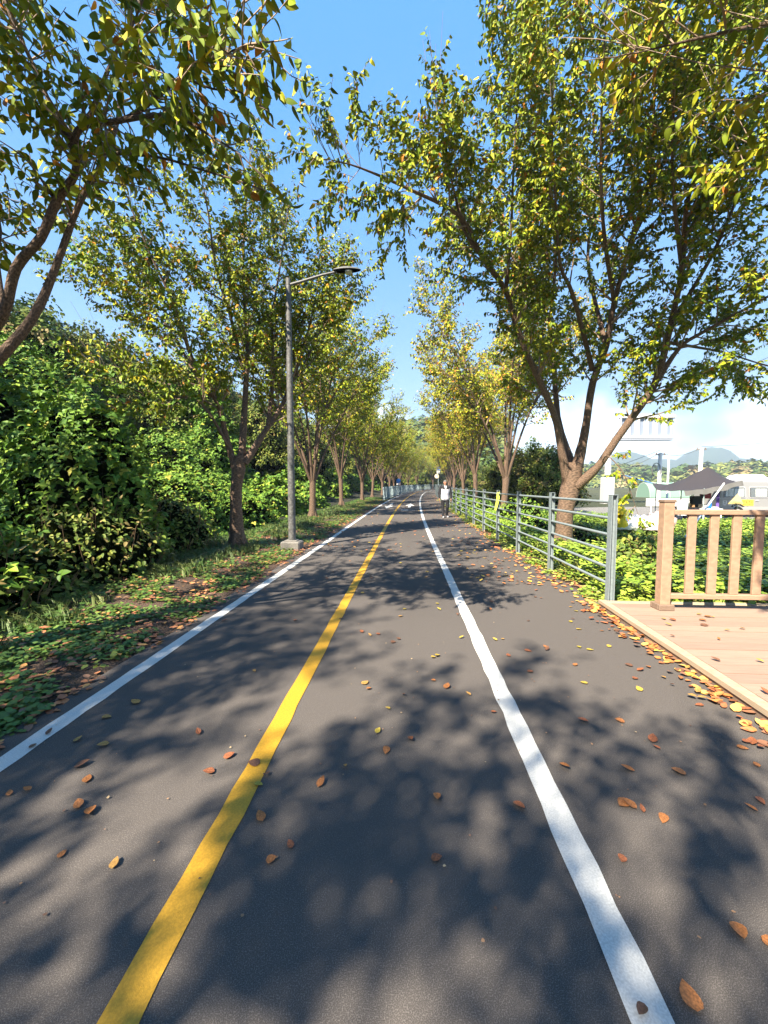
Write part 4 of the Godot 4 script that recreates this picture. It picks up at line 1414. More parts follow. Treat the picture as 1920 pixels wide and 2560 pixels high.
func utility_poles() -> void:
	var spots := [[25.9, -42.0, 5.1, 0.17, "thick white utility pole with a wire coil left of the canopy"], [29.3, -46.0, 6.2, 0.10, "thin white pole just right of the thick utility pole"], [29.9, -42.0, 5.6, 0.17, "white utility pole rising behind the peak of the black canopy"]]
	for q in spots:
		var o := thing("utility_pole", q[4], "utility pole", Vector3(q[0], -0.15, q[1]), "white poles beyond the stall")
		var g := G.new(); g.lathe(Vector3.ZERO, [Vector2(q[3] * 1.15, 0.0), Vector2(q[3], q[2]), Vector2(0, q[2] + 0.02)], 14); piece("shaft", g.mesh(), M.white, o)
		if q[3] > 0.15:
			var b := G.new(); b.box(Vector3(0, q[2] - 0.15, 0), Vector3(1.0, 0.09, 0.09), 0.01); piece("crossarm", b.mesh(), M.concrete, o)
			for s in [-0.4, 0.4]:
				var i := G.new(); i.lathe(Vector3(s, q[2] - 0.1, 0), [Vector2(0.05, 0.0), Vector2(0.06, 0.06), Vector2(0.035, 0.1), Vector2(0.05, 0.15), Vector2(0, 0.18)], 10); piece("insulator", i.mesh(), M.wood_dark, o)
		if q[0] < 26.0:
			var c := G.new()
			var pts := []
			var rr := []
			for k in 25:
				var a := TAU * k / 12.0
				pts.append(Vector3(-0.55 + 0.42 * cos(a) * (1.0 + 0.03 * k / 12.0), 3.4 + 0.7 * sin(a), 0.25 + 0.01 * k)); rr.append(0.025)
			c.tube(pts, rr, 5); piece("wire_coil", c.mesh(), M.pole, o)
	var ends := [[Vector3(25.9, 5.0, -42), Vector3(29.9, 5.5, -42), "wire sagging between the two thick white utility poles"], [Vector3(29.9, 5.6, -42), Vector3(60.0, 9.5, -60), "wire running right from the pole behind the canopy"], [Vector3(25.9, 5.0, -42), Vector3(16.0, 2.6, -36), "lower wire slanting down left from the pole with the coil"], [Vector3(25.9, 5.3, -42), Vector3(14.0, 2.2, -40), "upper wire slanting down left from the pole with the coil"]]
	for e in ends:
		var pts := []
		var rr := []
		for k in 13:
			var t := k / 12.0
			pts.append(e[0].lerp(e[1], t) - Vector3(0, 0.5 * sin(PI * t), 0)); rr.append(0.022)
		var g := G.new(); g.tube(pts, rr, 4)
		tag(piece("overhead_wire", g.mesh(), M.pole), e[2], "wire", "overhead wires")

func far_house() -> void:
	var o := thing("farm_house", "small white house with red roof trim far beyond the van", "house", Vector3(98.0, -0.1, -120.0))
	o.rotation.y = -0.5
	var g := G.new(); g.box(Vector3(0, 1.5, 0), Vector3(9.0, 3.1, 6.0), 0.02); piece("wall", g.mesh(), M.white, o)
	var r := G.new(); r.prism(PackedVector2Array([Vector2(-5.0, 3.2), Vector2(5.0, 3.2), Vector2(3.0, 5.1), Vector2(-3.0, 5.1)]), -3.4, 3.4); piece("roof", r.mesh(), M.white, o)
	var t := G.new(); t.box(Vector3(0, 3.12, 0), Vector3(10.2, 0.28, 7.0), 0.02); piece("roof_trim", t.mesh(), flat(0.42, 0.10, 0.06, 0.7), o)
	for x in [-3.0, 0.0, 3.0]:
		var w := G.new(); w.box(Vector3(x, 1.7, 3.02), Vector3(1.3, 1.1, 0.06), 0.01); piece("window", w.mesh(), M.dark, o)

func far_signs() -> void:
	var a := thing("path_sign", "small round blue sign on a post behind the left picket fence", "sign", rp(62.0, -3.3))
	var p := G.new(); p.tube([Vector3(0, -0.1, 0), Vector3(0, 2.2, 0)], [0.035, 0.035], 8); piece("post", p.mesh(), M.pale_steel, a)
	var d := CylinderMesh.new(); d.top_radius = 0.36; d.bottom_radius = 0.36; d.height = 0.03; d.radial_segments = 28
	piece("disc", d, flat(0.03, 0.17, 0.55, 0.4), a, Transform3D(Basis(Vector3.RIGHT, PI / 2), Vector3(0, 2.0, 0.05)))
	var wt := G.new(); wt.box(Vector3(0, 1.5, 0.05), Vector3(0.6, 0.25, 0.02), 0.004); piece("plate", wt.mesh(), M.white, a)
	var b := thing("warning_sign", "blue and white sign boards on a post beyond the person at the bend", "sign", rp(70.0, 2.95))
	var q := G.new(); q.tube([Vector3(0, -0.1, 0), Vector3(0, 4.6, 0)], [0.04, 0.04], 8); piece("post", q.mesh(), M.pale_steel, b)
	var u := G.new(); u.box(Vector3(0, 4.2, 0.06), Vector3(0.7, 0.7, 0.03), 0.01); piece("blue_board", u.mesh(), flat(0.12, 0.25, 0.6, 0.4), b)
	var w := G.new(); w.box(Vector3(0, 3.55, 0.06), Vector3(0.55, 0.5, 0.03), 0.01); piece("white_board", w.mesh(), M.white, b)
	var c := CylinderMesh.new(); c.top_radius = 0.38; c.bottom_radius = 0.38; c.height = 0.03; c.radial_segments = 24
	piece("round_board", c, flat(0.75, 0.62, 0.42, 0.5), b, Transform3D(Basis(Vector3.RIGHT, PI / 2), Vector3(-0.28, 2.85, 0.06)))

const FALLEN := [[-1.95, -2.09, 2], [-1.73, -2.09, 2], [-1.77, -1.89, 3], [-1.62, -1.79, 0], [-1.85, -1.73, 0], [-1.92, -1.69, 0], [-1.52, -1.64, 0], [-1.47, -1.65, 0], [-1.40, -1.40, 0], [-1.15, -1.37, 2], [-0.72, -1.92, 3], [-0.64, -1.62, 0], [-0.47, -1.50, 1], [-0.56, -1.44, 0], [-0.44, -1.83, 0], [-0.33, -2.00, 2], [-0.11, -2.16, 0], [0.15, -1.83, 0], [0.10, -1.49, 1], [0.29, -2.83, 0], [0.19, -2.96, 0], [-0.06, -3.76, 3], [0.51, -1.80, 1], [1.05, -1.84, 0], [1.07, -1.79, 0], [1.18, -1.77, 0], [1.20, -2.04, 0], [1.45, -2.23, 1], [0.83, -2.08, 0], [1.38, -2.98, 4], [1.72, -2.88, 4],
	[1.46, -2.04, 0], [1.90, -2.28, 0], [1.88, -2.11, 0], [1.69, -1.90, 1], [1.62, -1.81, 0], [1.18, -1.28, 0], [0.83, -1.07, 0], [1.13, -1.32, 0], [0.69, -1.08, 3], [-1.98, -2.34, 2], [-1.85, -2.51, 2], [-2.17, -2.14, 3], [-2.16, -2.06, 3], [-0.79, -1.98, 3], [0.88, -3.78, 4], [1.02, -3.16, 1], [0.90, -3.42, 1], [1.90, -3.68, 4], [1.40, -3.27, 0], [1.30, -3.64, 0], [0.88, -1.55, 1], [1.09, -1.77, 1], [1.16, -2.48, 1], [1.39, -2.49, 0], [0.56, -2.55, 1], [-0.03, -2.74, 3], [-0.34, -2.86, 2], [-1.01, -2.01, 1], [-1.25, -2.20, 1], [1.78, -4.14, 4], [1.10, -5.44, 0]]

func leaf_place(p: Vector3, on: String) -> String:
	var far := "close to the viewer" if p.z > -2.3 else ("level with the deck" if p.z > -5.0 else "level with the railing")
	if on == "edge": return "in the drift along the deck edge, %s" % ("at its far end" if p.z < -4.0 else ("at its near end" if p.z > -2.6 else "halfway along"))
	if on == "deck": return "on the tan deck, %s" % ("close to the wooden railing" if p.z < -3.4 else "away from the wooden railing")
	if on == "walk": return "on the footway %s, %s" % ["beside the white line" if p.x < 1.1 else ("in the middle" if p.x < 1.75 else "near its right edge"), far]
	var at := "beside the left white line" if p.x < -1.85 else ("in the left lane" if p.x < -1.05 else ("by the yellow line" if p.x < -0.5 else ("in the right lane" if p.x < 0.4 else "by the right white line")))
	return "%s, %s" % [at, far]

func fallen_leaves() -> void:
	var shapes := []
	for k in 4: shapes.append(leaf_mesh([0.60, 0.70, 0.78, 0.56][k], [0.16, 0.28, 0.08, 0.4][k], [0.06, -0.16, -0.08, -0.28][k], 0.5, [0.05, 0.16, 0.08, 0.22][k]))
	var hue := ["orange", "red brown", "yellow orange", "dark brown", "yellow", "bright yellow"]
	var list := []
	for q in FALLEN: list.append([Vector3(q[0], 0.006, q[1]), q[2], "lane" if q[0] < 0.62 else "walk"])
	for k in 62:
		var z := -rng.randf_range(1.6, 11.0)
		list.append([rp(-z, rng.randf_range(-2.1, 0.6), 0.006), rng.randi_range(0, 5), "lane"])
	for k in 88:
		var z := -pow(rng.randf(), 0.8) * 9.5 - 2.2
		var lat := 0.75 + 1.6 * pow(rng.randf(), 0.6)
		if lat > deck_edge_x(z) - 0.03 and z > -5.0: continue
		list.append([rp(-z, lat, 0.006), rng.randi_range(0, 5), "walk"])
	for k in 52:
		var z := -rng.randf_range(1.6, 5.2)
		list.append([Vector3(deck_edge_x(z) - 0.02 - 0.30 * pow(rng.randf(), 1.5), 0.008 + 0.012 * rng.randf(), z), [0, 1, 1, 0, 3, 2][k % 6], "edge"])
	for k in 40:
		var z := -rng.randf_range(1.8, 4.5)
		list.append([Vector3(rng.randf_range(deck_edge_x(z) + 0.15, 4.4), 0.092, z), [3, 3, 1, 0, 2, 4][k % 6], "deck"])
	for q in list:
		var s := rng.randf_range(0.036, 0.074)
		var tilt := Vector3(0, 1, 0) + rv() * 0.16
		var a := rng.randf() * TAU
		var xf := frame(Vector3(cos(a), rng.randf_range(-0.05, 0.1), sin(a)), tilt, s, q[0] + Vector3(0, 0.004, 0))
		var o := piece("fallen_leaf", shapes[rng.randi_range(0, 3)], M.dry_set[q[1]], self, xf)
		var w := leaf_place(q[0], q[2])
		tag(o, "%s fallen leaf %s" % [hue[q[1]], w], "leaf", "%s fallen leaves %s" % [hue[q[1]], w])
	# the rest, farther off and in the drifts
	var far := func() -> Vector3:
		var w := rng.randf()
		if w < 0.45:
			var s := 6.0 + 50.0 * pow(rng.randf(), 1.6)
			return rp(s, 0.75 + 1.9 * pow(rng.randf(), 0.5), 0.012)
		if w < 0.6:
			return rp(9.0 + 50.0 * pow(rng.randf(), 1.5), rng.randf_range(-2.3, 0.6), 0.012)
		if w < 0.75:
			var z := -rng.randf_range(0.2, 5.2)
			return Vector3(deck_edge_x(z) - 0.02 - 0.16 * pow(rng.randf(), 2.0), 0.012, z)
		var s := 4.6 + 12.0 * rng.randf()
		var p := rp(s, 2.2 + 0.9 * rng.randf(), 0.012)
		p.y = maxf(p.y, land(p.x, p.z) + 0.02)
		return p
	scatter("fallen_leaves", "small orange and yellow fallen leaves strewn along the path towards the bend", "leaves", shapes[1], M.litter, 1900, far, Vector2(0.05, 0.09), DRY)
	var bits := func() -> Vector3:
		return rp(1.2 + 9.0 * pow(rng.randf(), 1.5), rng.randf_range(-2.35, 2.3), 0.009)
	scatter("leaf_crumbs", "tiny brown crumbs of dry leaf scattered over the asphalt", "crumbs", shapes[2], M.litter, 320, bits, Vector2(0.006, 0.016), [[0.30, 0.17, 0.09, 3.0], [0.16, 0.09, 0.06, 3.0], [0.5, 0.36, 0.2, 1.0]])
	var verge := func() -> Vector3:
		var s := -1.0 + 40.0 * pow(rng.randf(), 1.7)
		var lat := -2.34 - 2.4 * pow(rng.randf(), 1.3)
		var p := rp(s, lat)
		if fine.get_noise_2d(p.x * 14.0, p.z * 14.0) < -0.18: return Vector3.INF
		p.y = land(p.x, p.z) + rng.randf_range(0.012, 0.05)
		return p
	scatter("leaf_litter", "brown and orange leaf litter on the left verge under the trees", "leaves", shapes[0], M.litter, 8500, verge, Vector2(0.045, 0.085), [[0.42, 0.17, 0.075, 4.0], [0.32, 0.12, 0.06, 3.0], [0.52, 0.26, 0.08, 2.0], [0.22, 0.12, 0.075, 3.0]])

const TREE_R := [[3.61,-0.05,-9.30,0.300, 3.65,0.44,-9.30,0.235, 3.67,0.98,-9.30,0.220, 3.78,1.57,-9.30,0.250, 3.83,2.05,-9.30,0.200],
	[3.72,1.52,-9.30,0.170, 3.50,2.31,-9.20,0.130, 3.22,3.16,-9.00,0.110, 2.30,4.57,-8.40,0.085, 1.90,5.30,-8.00,0.075, 1.32,5.64,-7.40,0.060, 0.85,5.95,-6.80,0.050, 0.01,5.98,-6.20,0.035, -0.67,5.93,-5.70,0.018, -1.04,5.82,-5.40,0.006],
	[1.90,5.30,-8.00,0.060, 1.90,6.21,-7.70,0.045, 1.85,7.08,-7.40,0.035, 1.85,8.18,-7.20,0.020, 1.85,8.98,-7.00,0.008],
	[1.32,5.64,-7.40,0.045, 0.95,5.85,-7.00,0.035, 0.72,6.35,-6.70,0.025, 0.55,6.80,-6.50,0.015, 0.45,7.15,-6.40,0.006],
	[3.89,1.96,-9.50,0.140, 3.66,3.21,-9.90,0.100, 3.50,5.54,-10.20,0.080, 2.94,6.76,-10.40,0.060, 2.05,7.85,-10.30,0.040, 1.22,7.05,-10.00,0.010],
	[3.50,5.54,-10.20,0.060, 3.40,6.75,-9.60,0.050, 3.05,7.95,-9.00,0.035, 2.62,9.27,-8.40,0.020, 2.38,10.04,-8.00,0.008],
	[3.90,1.95,-9.30,0.170, 4.05,2.76,-9.30,0.140, 4.14,3.82,-9.20,0.110, 4.31,4.57,-9.00,0.100, 4.30,5.35,-8.70,0.080, 4.32,6.24,-8.20,0.065, 4.29,7.04,-7.60,0.045, 3.97,7.85,-7.00,0.030, 3.75,8.43,-6.60,0.010],
	[4.13,4.11,-9.20,0.080, 3.35,5.34,-8.40,0.060, 2.85,5.67,-7.80,0.045, 2.45,6.30,-7.00,0.030, 2.2,6.95,-6.5,0.015, 2.1,7.5,-6.2,0.006],
	[4.31,4.57,-9.00,0.070, 4.12,6.73,-9.60,0.050, 4.28,8.34,-9.60,0.035, 3.94,9.77,-9.20,0.020, 4.00,10.84,-9.00,0.008],
	[3.86,1.52,-9.20,0.170, 4.21,1.93,-9.00,0.135, 4.53,2.57,-8.80,0.120, 4.87,3.21,-8.60,0.110, 5.05,3.70,-8.40,0.100, 5.08,4.65,-8.10,0.085, 4.98,5.45,-7.70,0.070, 4.69,6.29,-7.20,0.050, 4.61,6.74,-6.70,0.035, 4.44,7.22,-6.20,0.018, 4.38,7.74,-6.00,0.006],
	[4.30,5.35,-8.70,0.060, 3.6,6.4,-7.8,0.045, 3.15,7.5,-7.0,0.030, 2.9,8.5,-6.4,0.008],
	[4.98,5.45,-7.70,0.050, 4.2,6.3,-6.8,0.035, 3.6,7.1,-5.9,0.022, 3.2,7.8,-5.3,0.007],
	[4.32,6.24,-8.20,0.045, 4.7,7.4,-7.6,0.030, 4.9,8.6,-7.0,0.018, 5.0,9.4,-6.6,0.007],
	[5.06,3.66,-8.40,0.080, 5.32,4.22,-8.20,0.060, 5.62,4.45,-8.00,0.050, 6.33,4.85,-7.50,0.030, 6.80,5.18,-7.00,0.008],
	[5.08,4.65,-8.10,0.060, 5.41,5.61,-7.60,0.050, 5.55,6.47,-7.20,0.035, 5.60,6.86,-6.80,0.022, 5.57,7.38,-6.50,0.008],
	[5.08,4.34,-8.20,0.050, 6.43,4.26,-8.60,0.030, 7.51,4.03,-8.80,0.020, 8.62,3.97,-9.00,0.006],
	[4.31,2.03,-9.00,0.020, 4.13,2.14,-8.40,0.018, 4.29,1.79,-8.10,0.014, 4.37,1.34,-7.90,0.009, 4.44,0.98,-7.80,0.004]]
const TREE_L := [[-4.11,0.02,-9.20,0.240, -4.13,0.63,-9.20,0.190, -4.12,1.39,-9.20,0.175, -4.04,1.97,-9.20,0.190, -4.01,2.24,-9.20,0.150],
	[-4.11,1.86,-9.20,0.120, -4.27,2.62,-9.10,0.100, -4.38,3.47,-8.90,0.085, -4.67,3.78,-8.80,0.070, -4.87,4.75,-8.50,0.055, -4.95,5.32,-8.30,0.045, -5.21,6.14,-8.00,0.030, -5.43,6.84,-7.80,0.012],
	[-4.16,2.34,-9.10,0.050, -4.58,3.35,-8.60,0.040, -4.99,3.42,-8.20,0.030, -5.36,3.39,-7.80,0.020, -5.94,3.72,-7.40,0.006],
	[-4.67,3.78,-8.80,0.050, -5.63,5.33,-8.90,0.030, -6.70,6.19,-8.90,0.020, -7.55,6.93,-8.90,0.006],
	[-4.01,2.19,-9.30,0.120, -3.95,3.92,-9.50,0.090, -3.93,5.01,-9.60,0.070, -4.00,6.57,-9.60,0.050, -3.82,8.03,-9.40,0.030, -3.61,8.89,-9.20,0.010],
	[-4.00,4.34,-9.50,0.070, -4.17,5.55,-9.20,0.055, -4.27,6.34,-8.80,0.040, -4.22,7.27,-8.40,0.025, -4.23,7.97,-8.10,0.008],
	[-3.90,2.07,-9.20,0.120, -3.50,2.88,-9.55,0.095, -3.14,3.70,-9.95,0.075, -2.78,4.95,-10.3,0.050, -2.5,6.3,-10.6,0.030, -2.3,7.5,-10.8,0.010],
	[-3.44,3.02,-9.60,0.080, -3.4,4.4,-9.9,0.065, -3.5,5.8,-10.2,0.050, -3.3,7.2,-10.3,0.030, -3.1,8.4,-10.3,0.010],
	[-3.05,3.95,-10.0,0.050, -2.55,5.0,-10.3,0.035, -2.0,6.4,-10.6,0.020, -1.75,7.4,-10.80,0.006]]
const TREE_N := [[-4.15,-0.05,-2.6,0.26, -4.1,0.6,-2.65,0.20, -4.0,1.3,-2.75,0.18, -3.9,1.8,-2.85,0.17, -3.8,2.15,-2.95,0.13],
	[-3.85,1.9,-2.9,0.12, -3.50,2.33,-3.00,0.100, -3.21,2.57,-3.00,0.090, -2.99,2.87,-3.05,0.075, -2.84,3.25,-3.10,0.060, -2.66,3.76,-3.15,0.050, -2.53,4.05,-3.20,0.042, -2.43,4.46,-3.30,0.035, -2.44,4.84,-3.40,0.028, -2.37,5.35,-3.50,0.015, -2.39,5.76,-3.60,0.006],
	[-3.88,2.0,-3.0,0.13, -3.67,2.65,-3.20,0.100, -3.35,2.95,-3.15,0.090, -3.17,3.27,-3.10,0.080, -2.90,3.46,-3.05,0.075, -2.71,3.69,-3.00,0.070, -2.50,3.86,-2.95,0.062, -2.45,4.05,-2.90,0.050, -2.31,4.10,-2.85,0.045, -1.95,4.03,-2.75,0.038, -1.68,4.05,-2.65,0.030, -1.40,4.03,-2.50,0.022, -1.16,3.98,-2.38,0.014, -0.9,3.88,-2.22,0.005],
	[-2.45,3.96,-2.90,0.045, -2.61,4.27,-2.90,0.036, -2.71,4.56,-2.85,0.030, -2.79,4.78,-2.80,0.024, -2.86,5.03,-2.80,0.012],
	[-2.31,4.10,-2.85,0.035, -2.14,4.57,-2.90,0.026, -2.00,4.76,-2.90,0.020, -1.89,4.96,-2.90,0.012, -1.81,5.14,-2.90,0.005],
	[-1.95,4.03,-2.75,0.028, -1.50,3.85,-2.55,0.022, -1.2,3.63,-2.45,0.016, -0.98,3.43,-2.35,0.011, -0.82,3.25,-2.3,0.004],
	[-2.46,4.20,-3.20,0.024, -1.89,3.98,-3.00,0.020, -1.40,3.70,-2.80,0.014, -1.02,3.45,-2.60,0.009, -0.78,3.28,-2.50,0.004],
	[-3.35,2.95,-3.15,0.040, -3.43,3.40,-3.20,0.030, -3.50,3.77,-3.30,0.020, -3.72,4.15,-3.30,0.010],
	[-2.71,3.69,-3.00,0.020, -2.82,3.91,-2.90,0.014, -2.96,4.00,-2.80,0.008],
	[-1.40,4.03,-2.50,0.016, -1.15,3.83,-2.38,0.012, -0.95,3.71,-2.28,0.008, -0.8,3.55,-2.2,0.003],
	[-3.9,3.2,-2.2,0.10, -4.1,4.8,-2.0,0.08, -4.2,6.4,-2.0,0.06, -4.3,7.8,-2.1,0.035, -4.4,9.0,-2.2,0.01],
	[-4.1,4.8,-2.0,0.07, -4.8,6.0,-2.7,0.05, -5.4,7.2,-3.2,0.03, -5.9,8.6,-3.6,0.01],
	[-4.1,4.8,-2.0,0.06, -4.0,6.2,-1.0,0.045, -3.9,7.6,-0.2,0.03, -3.9,8.8,0.5,0.01],
	[-4.2,6.4,-2.0,0.05, -3.7,7.2,-2.9,0.035, -3.5,8.1,-3.5,0.02, -3.4,9.0,-3.9,0.008],
	[-4.1,4.8,-2.0,0.05, -5.0,5.8,-1.2,0.04, -5.8,7.0,-0.6,0.025, -6.4,8.2,-0.2,0.008],
	[-3.85,2.0,-2.8,0.10, -3.9,3.2,-2.2,0.08, -3.7,4.6,-1.6,0.055, -3.2,5.8,-1.2,0.03, -2.9,6.6,-1.0,0.008],
	[-3.9,1.9,-2.7,0.10, -4.6,3.0,-2.2,0.08, -5.3,4.4,-2.0,0.05, -5.7,5.8,-2.2,0.02, -5.8,6.4,-2.3,0.008]]
const TREE_O := [[4.35,-0.05,-0.5,0.26, 4.33,0.6,-0.5,0.2, 4.3,1.3,-0.55,0.18, 4.25,1.75,-0.6,0.18, 4.22,2.1,-0.65,0.13],
	[4.2,1.8,-0.65,0.12, 3.6,2.8,-1.1,0.09, 3.0,3.7,-1.6,0.065, 2.5,4.4,-2.0,0.045, 2.1,4.9,-2.3,0.025, 1.8,5.2,-2.5,0.008],
	[4.2,1.9,-0.7,0.12, 3.9,3.1,-1.6,0.09, 3.5,4.3,-2.5,0.065, 3.1,5.2,-3.2,0.04, 2.7,6.0,-3.7,0.02, 2.5,6.5,-4.0,0.008],
	[4.3,1.9,-0.8,0.12, 4.6,3.1,-2.0,0.09, 4.9,4.3,-3.0,0.06, 5.0,5.4,-3.8,0.035, 4.9,6.3,-4.3,0.01],
	[3.0,3.7,-1.6,0.05, 2.6,4.4,-1.3,0.035, 2.1,5.1,-1.0,0.02, 1.7,5.6,-0.8,0.007],
	[3.5,4.3,-2.5,0.04, 2.9,4.6,-2.9,0.028, 2.3,4.8,-3.2,0.016, 1.8,4.9,-3.4,0.006],
	[3.9,3.1,-1.6,0.05, 3.5,3.7,-2.1,0.035, 3.0,4.0,-2.5,0.02, 2.5,4.1,-2.8,0.007],
	[4.6,3.1,-2.0,0.05, 4.2,3.8,-2.9,0.035, 3.7,4.2,-3.6,0.02, 3.2,4.5,-4.1,0.007],
	[4.9,4.3,-3.0,0.04, 4.3,5.2,-3.3,0.03, 3.6,5.8,-3.4,0.018, 3.0,6.2,-3.5,0.006],
	[4.2,1.9,-0.5,0.11, 3.9,3.2,0.3,0.08, 3.4,4.6,1.0,0.05, 3.0,5.8,1.5,0.01],
	[4.4,1.9,-0.5,0.11, 5.2,3.2,0.0,0.08, 6.0,4.5,0.2,0.05, 6.6,5.8,0.3,0.01]]

func trees() -> void:
	var o := {"leaf": 0.088, "pal": GREEN, "ls": 0.028, "tw": 0.085, "tl": 0.46, "bl": 1.45, "step": 0.24, "per": 3, "bare": 0.22, "thick": 0.10, "lift": 0.07, "gap": -0.32, "whips": 5, "thin": 0.66, "stout": 0.85}
	rng.seed = 41
	raise_tree("cherry_tree", "large forked tree behind the near end of the grey railing, its limbs fanning out", TREE_R[0], TREE_R.slice(1), o, 300)
	rng.seed = 12
	var ol := o.duplicate(); ol.merge({"leaf": 0.092, "ls": 0.036, "bl": 1.6, "thin": 0.7, "stout": 0.82}, true)
	raise_tree("cherry_tree", "tree with three main limbs on the left verge just left of the street lamp", TREE_L[0], TREE_L.slice(1), ol)
	rng.seed = 77
	var on := o.duplicate(); on.merge({"high": 2.3, "thin": 0.44, "leaf": 0.082, "ls": 0.036, "tw": 0.09, "bl": 0.62, "step": 0.13, "tl": 0.34, "thick": 0.055, "lift": -0.01, "bare": 0.46, "whips": 0, "per": 4, "gap": -0.25}, true)
	raise_tree("cherry_tree", "nearest tree on the left, only its bent limbs and overhanging boughs in view", TREE_N[0], TREE_N.slice(1), on, 300)
	rng.seed = 5
	var oo := o.duplicate(); oo.merge({"leaf": 0.092, "ls": 0.04, "tw": 0.11, "bl": 0.85, "step": 0.2, "per": 2, "tl": 0.38, "lift": 0.02, "pal": [[0.18, 0.26, 0.012, 4.0], [0.29, 0.33, 0.014, 4.0], [0.42, 0.38, 0.018, 1.8], [0.50, 0.24, 0.03, 0.4]]}, true)
	raise_tree("cherry_tree", "yellow green boughs over the deck, from a tree whose trunk is out of view", TREE_O[0], TREE_O.slice(1), oo, 300)
	# broad vine leaves that climb the left limbs of the tree by the lamp
	var vx := []
	var vc := []
	for limb in limbs_of([TREE_L[1], TREE_L[2], TREE_L[3]]):
		for k in 130:
			var q := rng.randi_range(5, limb[0].size() - 2)
			var p: Vector3 = limb[0][q].lerp(limb[0][q + 1], rng.randf()) + rv() * 0.28
			vx.append(frame(Vector3(0, -0.6, 0.3) + rv() * 0.7, Vector3(-0.3, 0.8, 0.4) + rv() * 0.6, rng.randf_range(0.13, 0.22), p)); vc.append(pick(VINE))
	var cv := thing("climbing_vine", "broad round vine leaves climbing the left limbs of the tree by the lamp", "vine")
	many("vine_leaves", M.vine, M.leaf, vx, vc, cv)
	# the rows farther along: three grown trees, the others copied from them
	var far := {"leaf": 0.125, "ls": 0.07, "tw": 0.12, "tl": 0.55, "bl": 1.6, "step": 0.3, "per": 3, "bare": 0.24, "thick": 0.12, "lift": 0.09, "gap": -0.3, "whips": 3, "pal": GREEN, "thin": 0.64, "stout": 0.85}
	var nth := ["second", "third", "fourth", "fifth", "sixth", "seventh", "eighth", "ninth", "tenth", "eleventh", "twelfth"]
	var pl := []
	var pr := []
	var a := vase(12.4, 4.0, 8, 101)
	far.at = rp(17.9, -4.45) + Vector3(0, 0.03, 0)
	pl.append(raise_tree("roadside_tree", "second tree of the left row, right behind the street lamp", a[0], a[1], far, 0, "trees of the left row"))
	a = vase(11.0, 3.7, 7, 202)
	far.at = rp(26.8, -4.75) + Vector3(0, 0.03, 0)
	pl.append(raise_tree("roadside_tree", "third tree of the left row, counted from the one beside the street lamp", a[0], a[1], far, 0, "trees of the left row"))
	a = vase(11.8, 4.0, 8, 303)
	var fg := far.duplicate(); fg.pal = GOLD; fg.at = rp(18.3, 4.35)
	pr.append(raise_tree("roadside_tree", "second tree of the right row, behind the railing just right of the person", a[0], a[1], fg, 0, "trees of the right row"))
	a = vase(10.6, 3.7, 7, 404)
	fg.at = rp(27.0, 4.5)
	pr.append(raise_tree("roadside_tree", "third tree of the right row, behind the railing and the person", a[0], a[1], fg, 0, "trees of the right row"))
	rng.seed = 9
	for k in 9:
		var s := 36.0 + 8.6 * k
		copy(pl[k % 2], "%s tree of the left row, counted from the one beside the street lamp" % nth[k + 2], rp(s, -4.9 + rng.randf_range(-0.3, 0.3), 0.02), rng.randf() * TAU, rng.randf_range(0.88, 1.05), "trees of the left row")
		s = 36.0 + 8.2 * k
		copy(pr[k % 2], "%s tree of the right row, counted from the large forked one" % nth[k + 2], rp(s, 4.6 + rng.randf_range(-0.3, 0.3), 0.02), rng.randf() * TAU, rng.randf_range(0.88, 1.05), "trees of the right row")
	# trees of the same rows behind the viewer, whose shade falls on the foreground
	copy(pl[0], "tree of the left row behind the viewer", Vector3(-5.0, 0, 5.6), 1.0, 0.9, "trees behind the viewer")
	copy(pl[1], "tree of the left row behind the viewer", Vector3(-4.4, 0, 13.0), 2.2, 1.05, "trees behind the viewer")
	copy(pl[0], "tree on the bank behind the viewer", Vector3(-8.5, 0.5, 9.0), 3.0, 1.1, "trees behind the viewer")
	copy(pl[1], "tree of the left row behind the viewer", Vector3(-4.9, 0, 14.5), 5.0, 1.1, "trees behind the viewer")
	copy(pr[1], "tree of the right row behind the viewer", Vector3(3.9, 0, 11.0), 4.4, 1.15, "trees behind the viewer")
	for k in 3:
		copy(pl[k % 2], "tree of the left row behind the viewer", Vector3(-4.4, 0, 21.0 + 8.0 * k), 0.7 * k, 1.0, "trees behind the viewer")
		copy(pr[k % 2], "tree of the right row behind the viewer", Vector3(4.6, 0, 25.0 + 8.0 * k), 1.3 * k, 1.0, "trees behind the viewer")
	copy(pl[1], "tree on the bank behind the viewer", Vector3(-12.0, 0.8, -0.6), 4.0, 0.95, "trees behind the viewer")
	copy(pr[1], "tree of the right row behind the viewer", Vector3(4.4, 0, 16.5), 2.6, 1.0, "trees behind the viewer")
	copy(pr[0], "tree of the right row behind the viewer", Vector3(4.2, 0, 6.6), 0.6, 1.1, "trees behind the viewer")

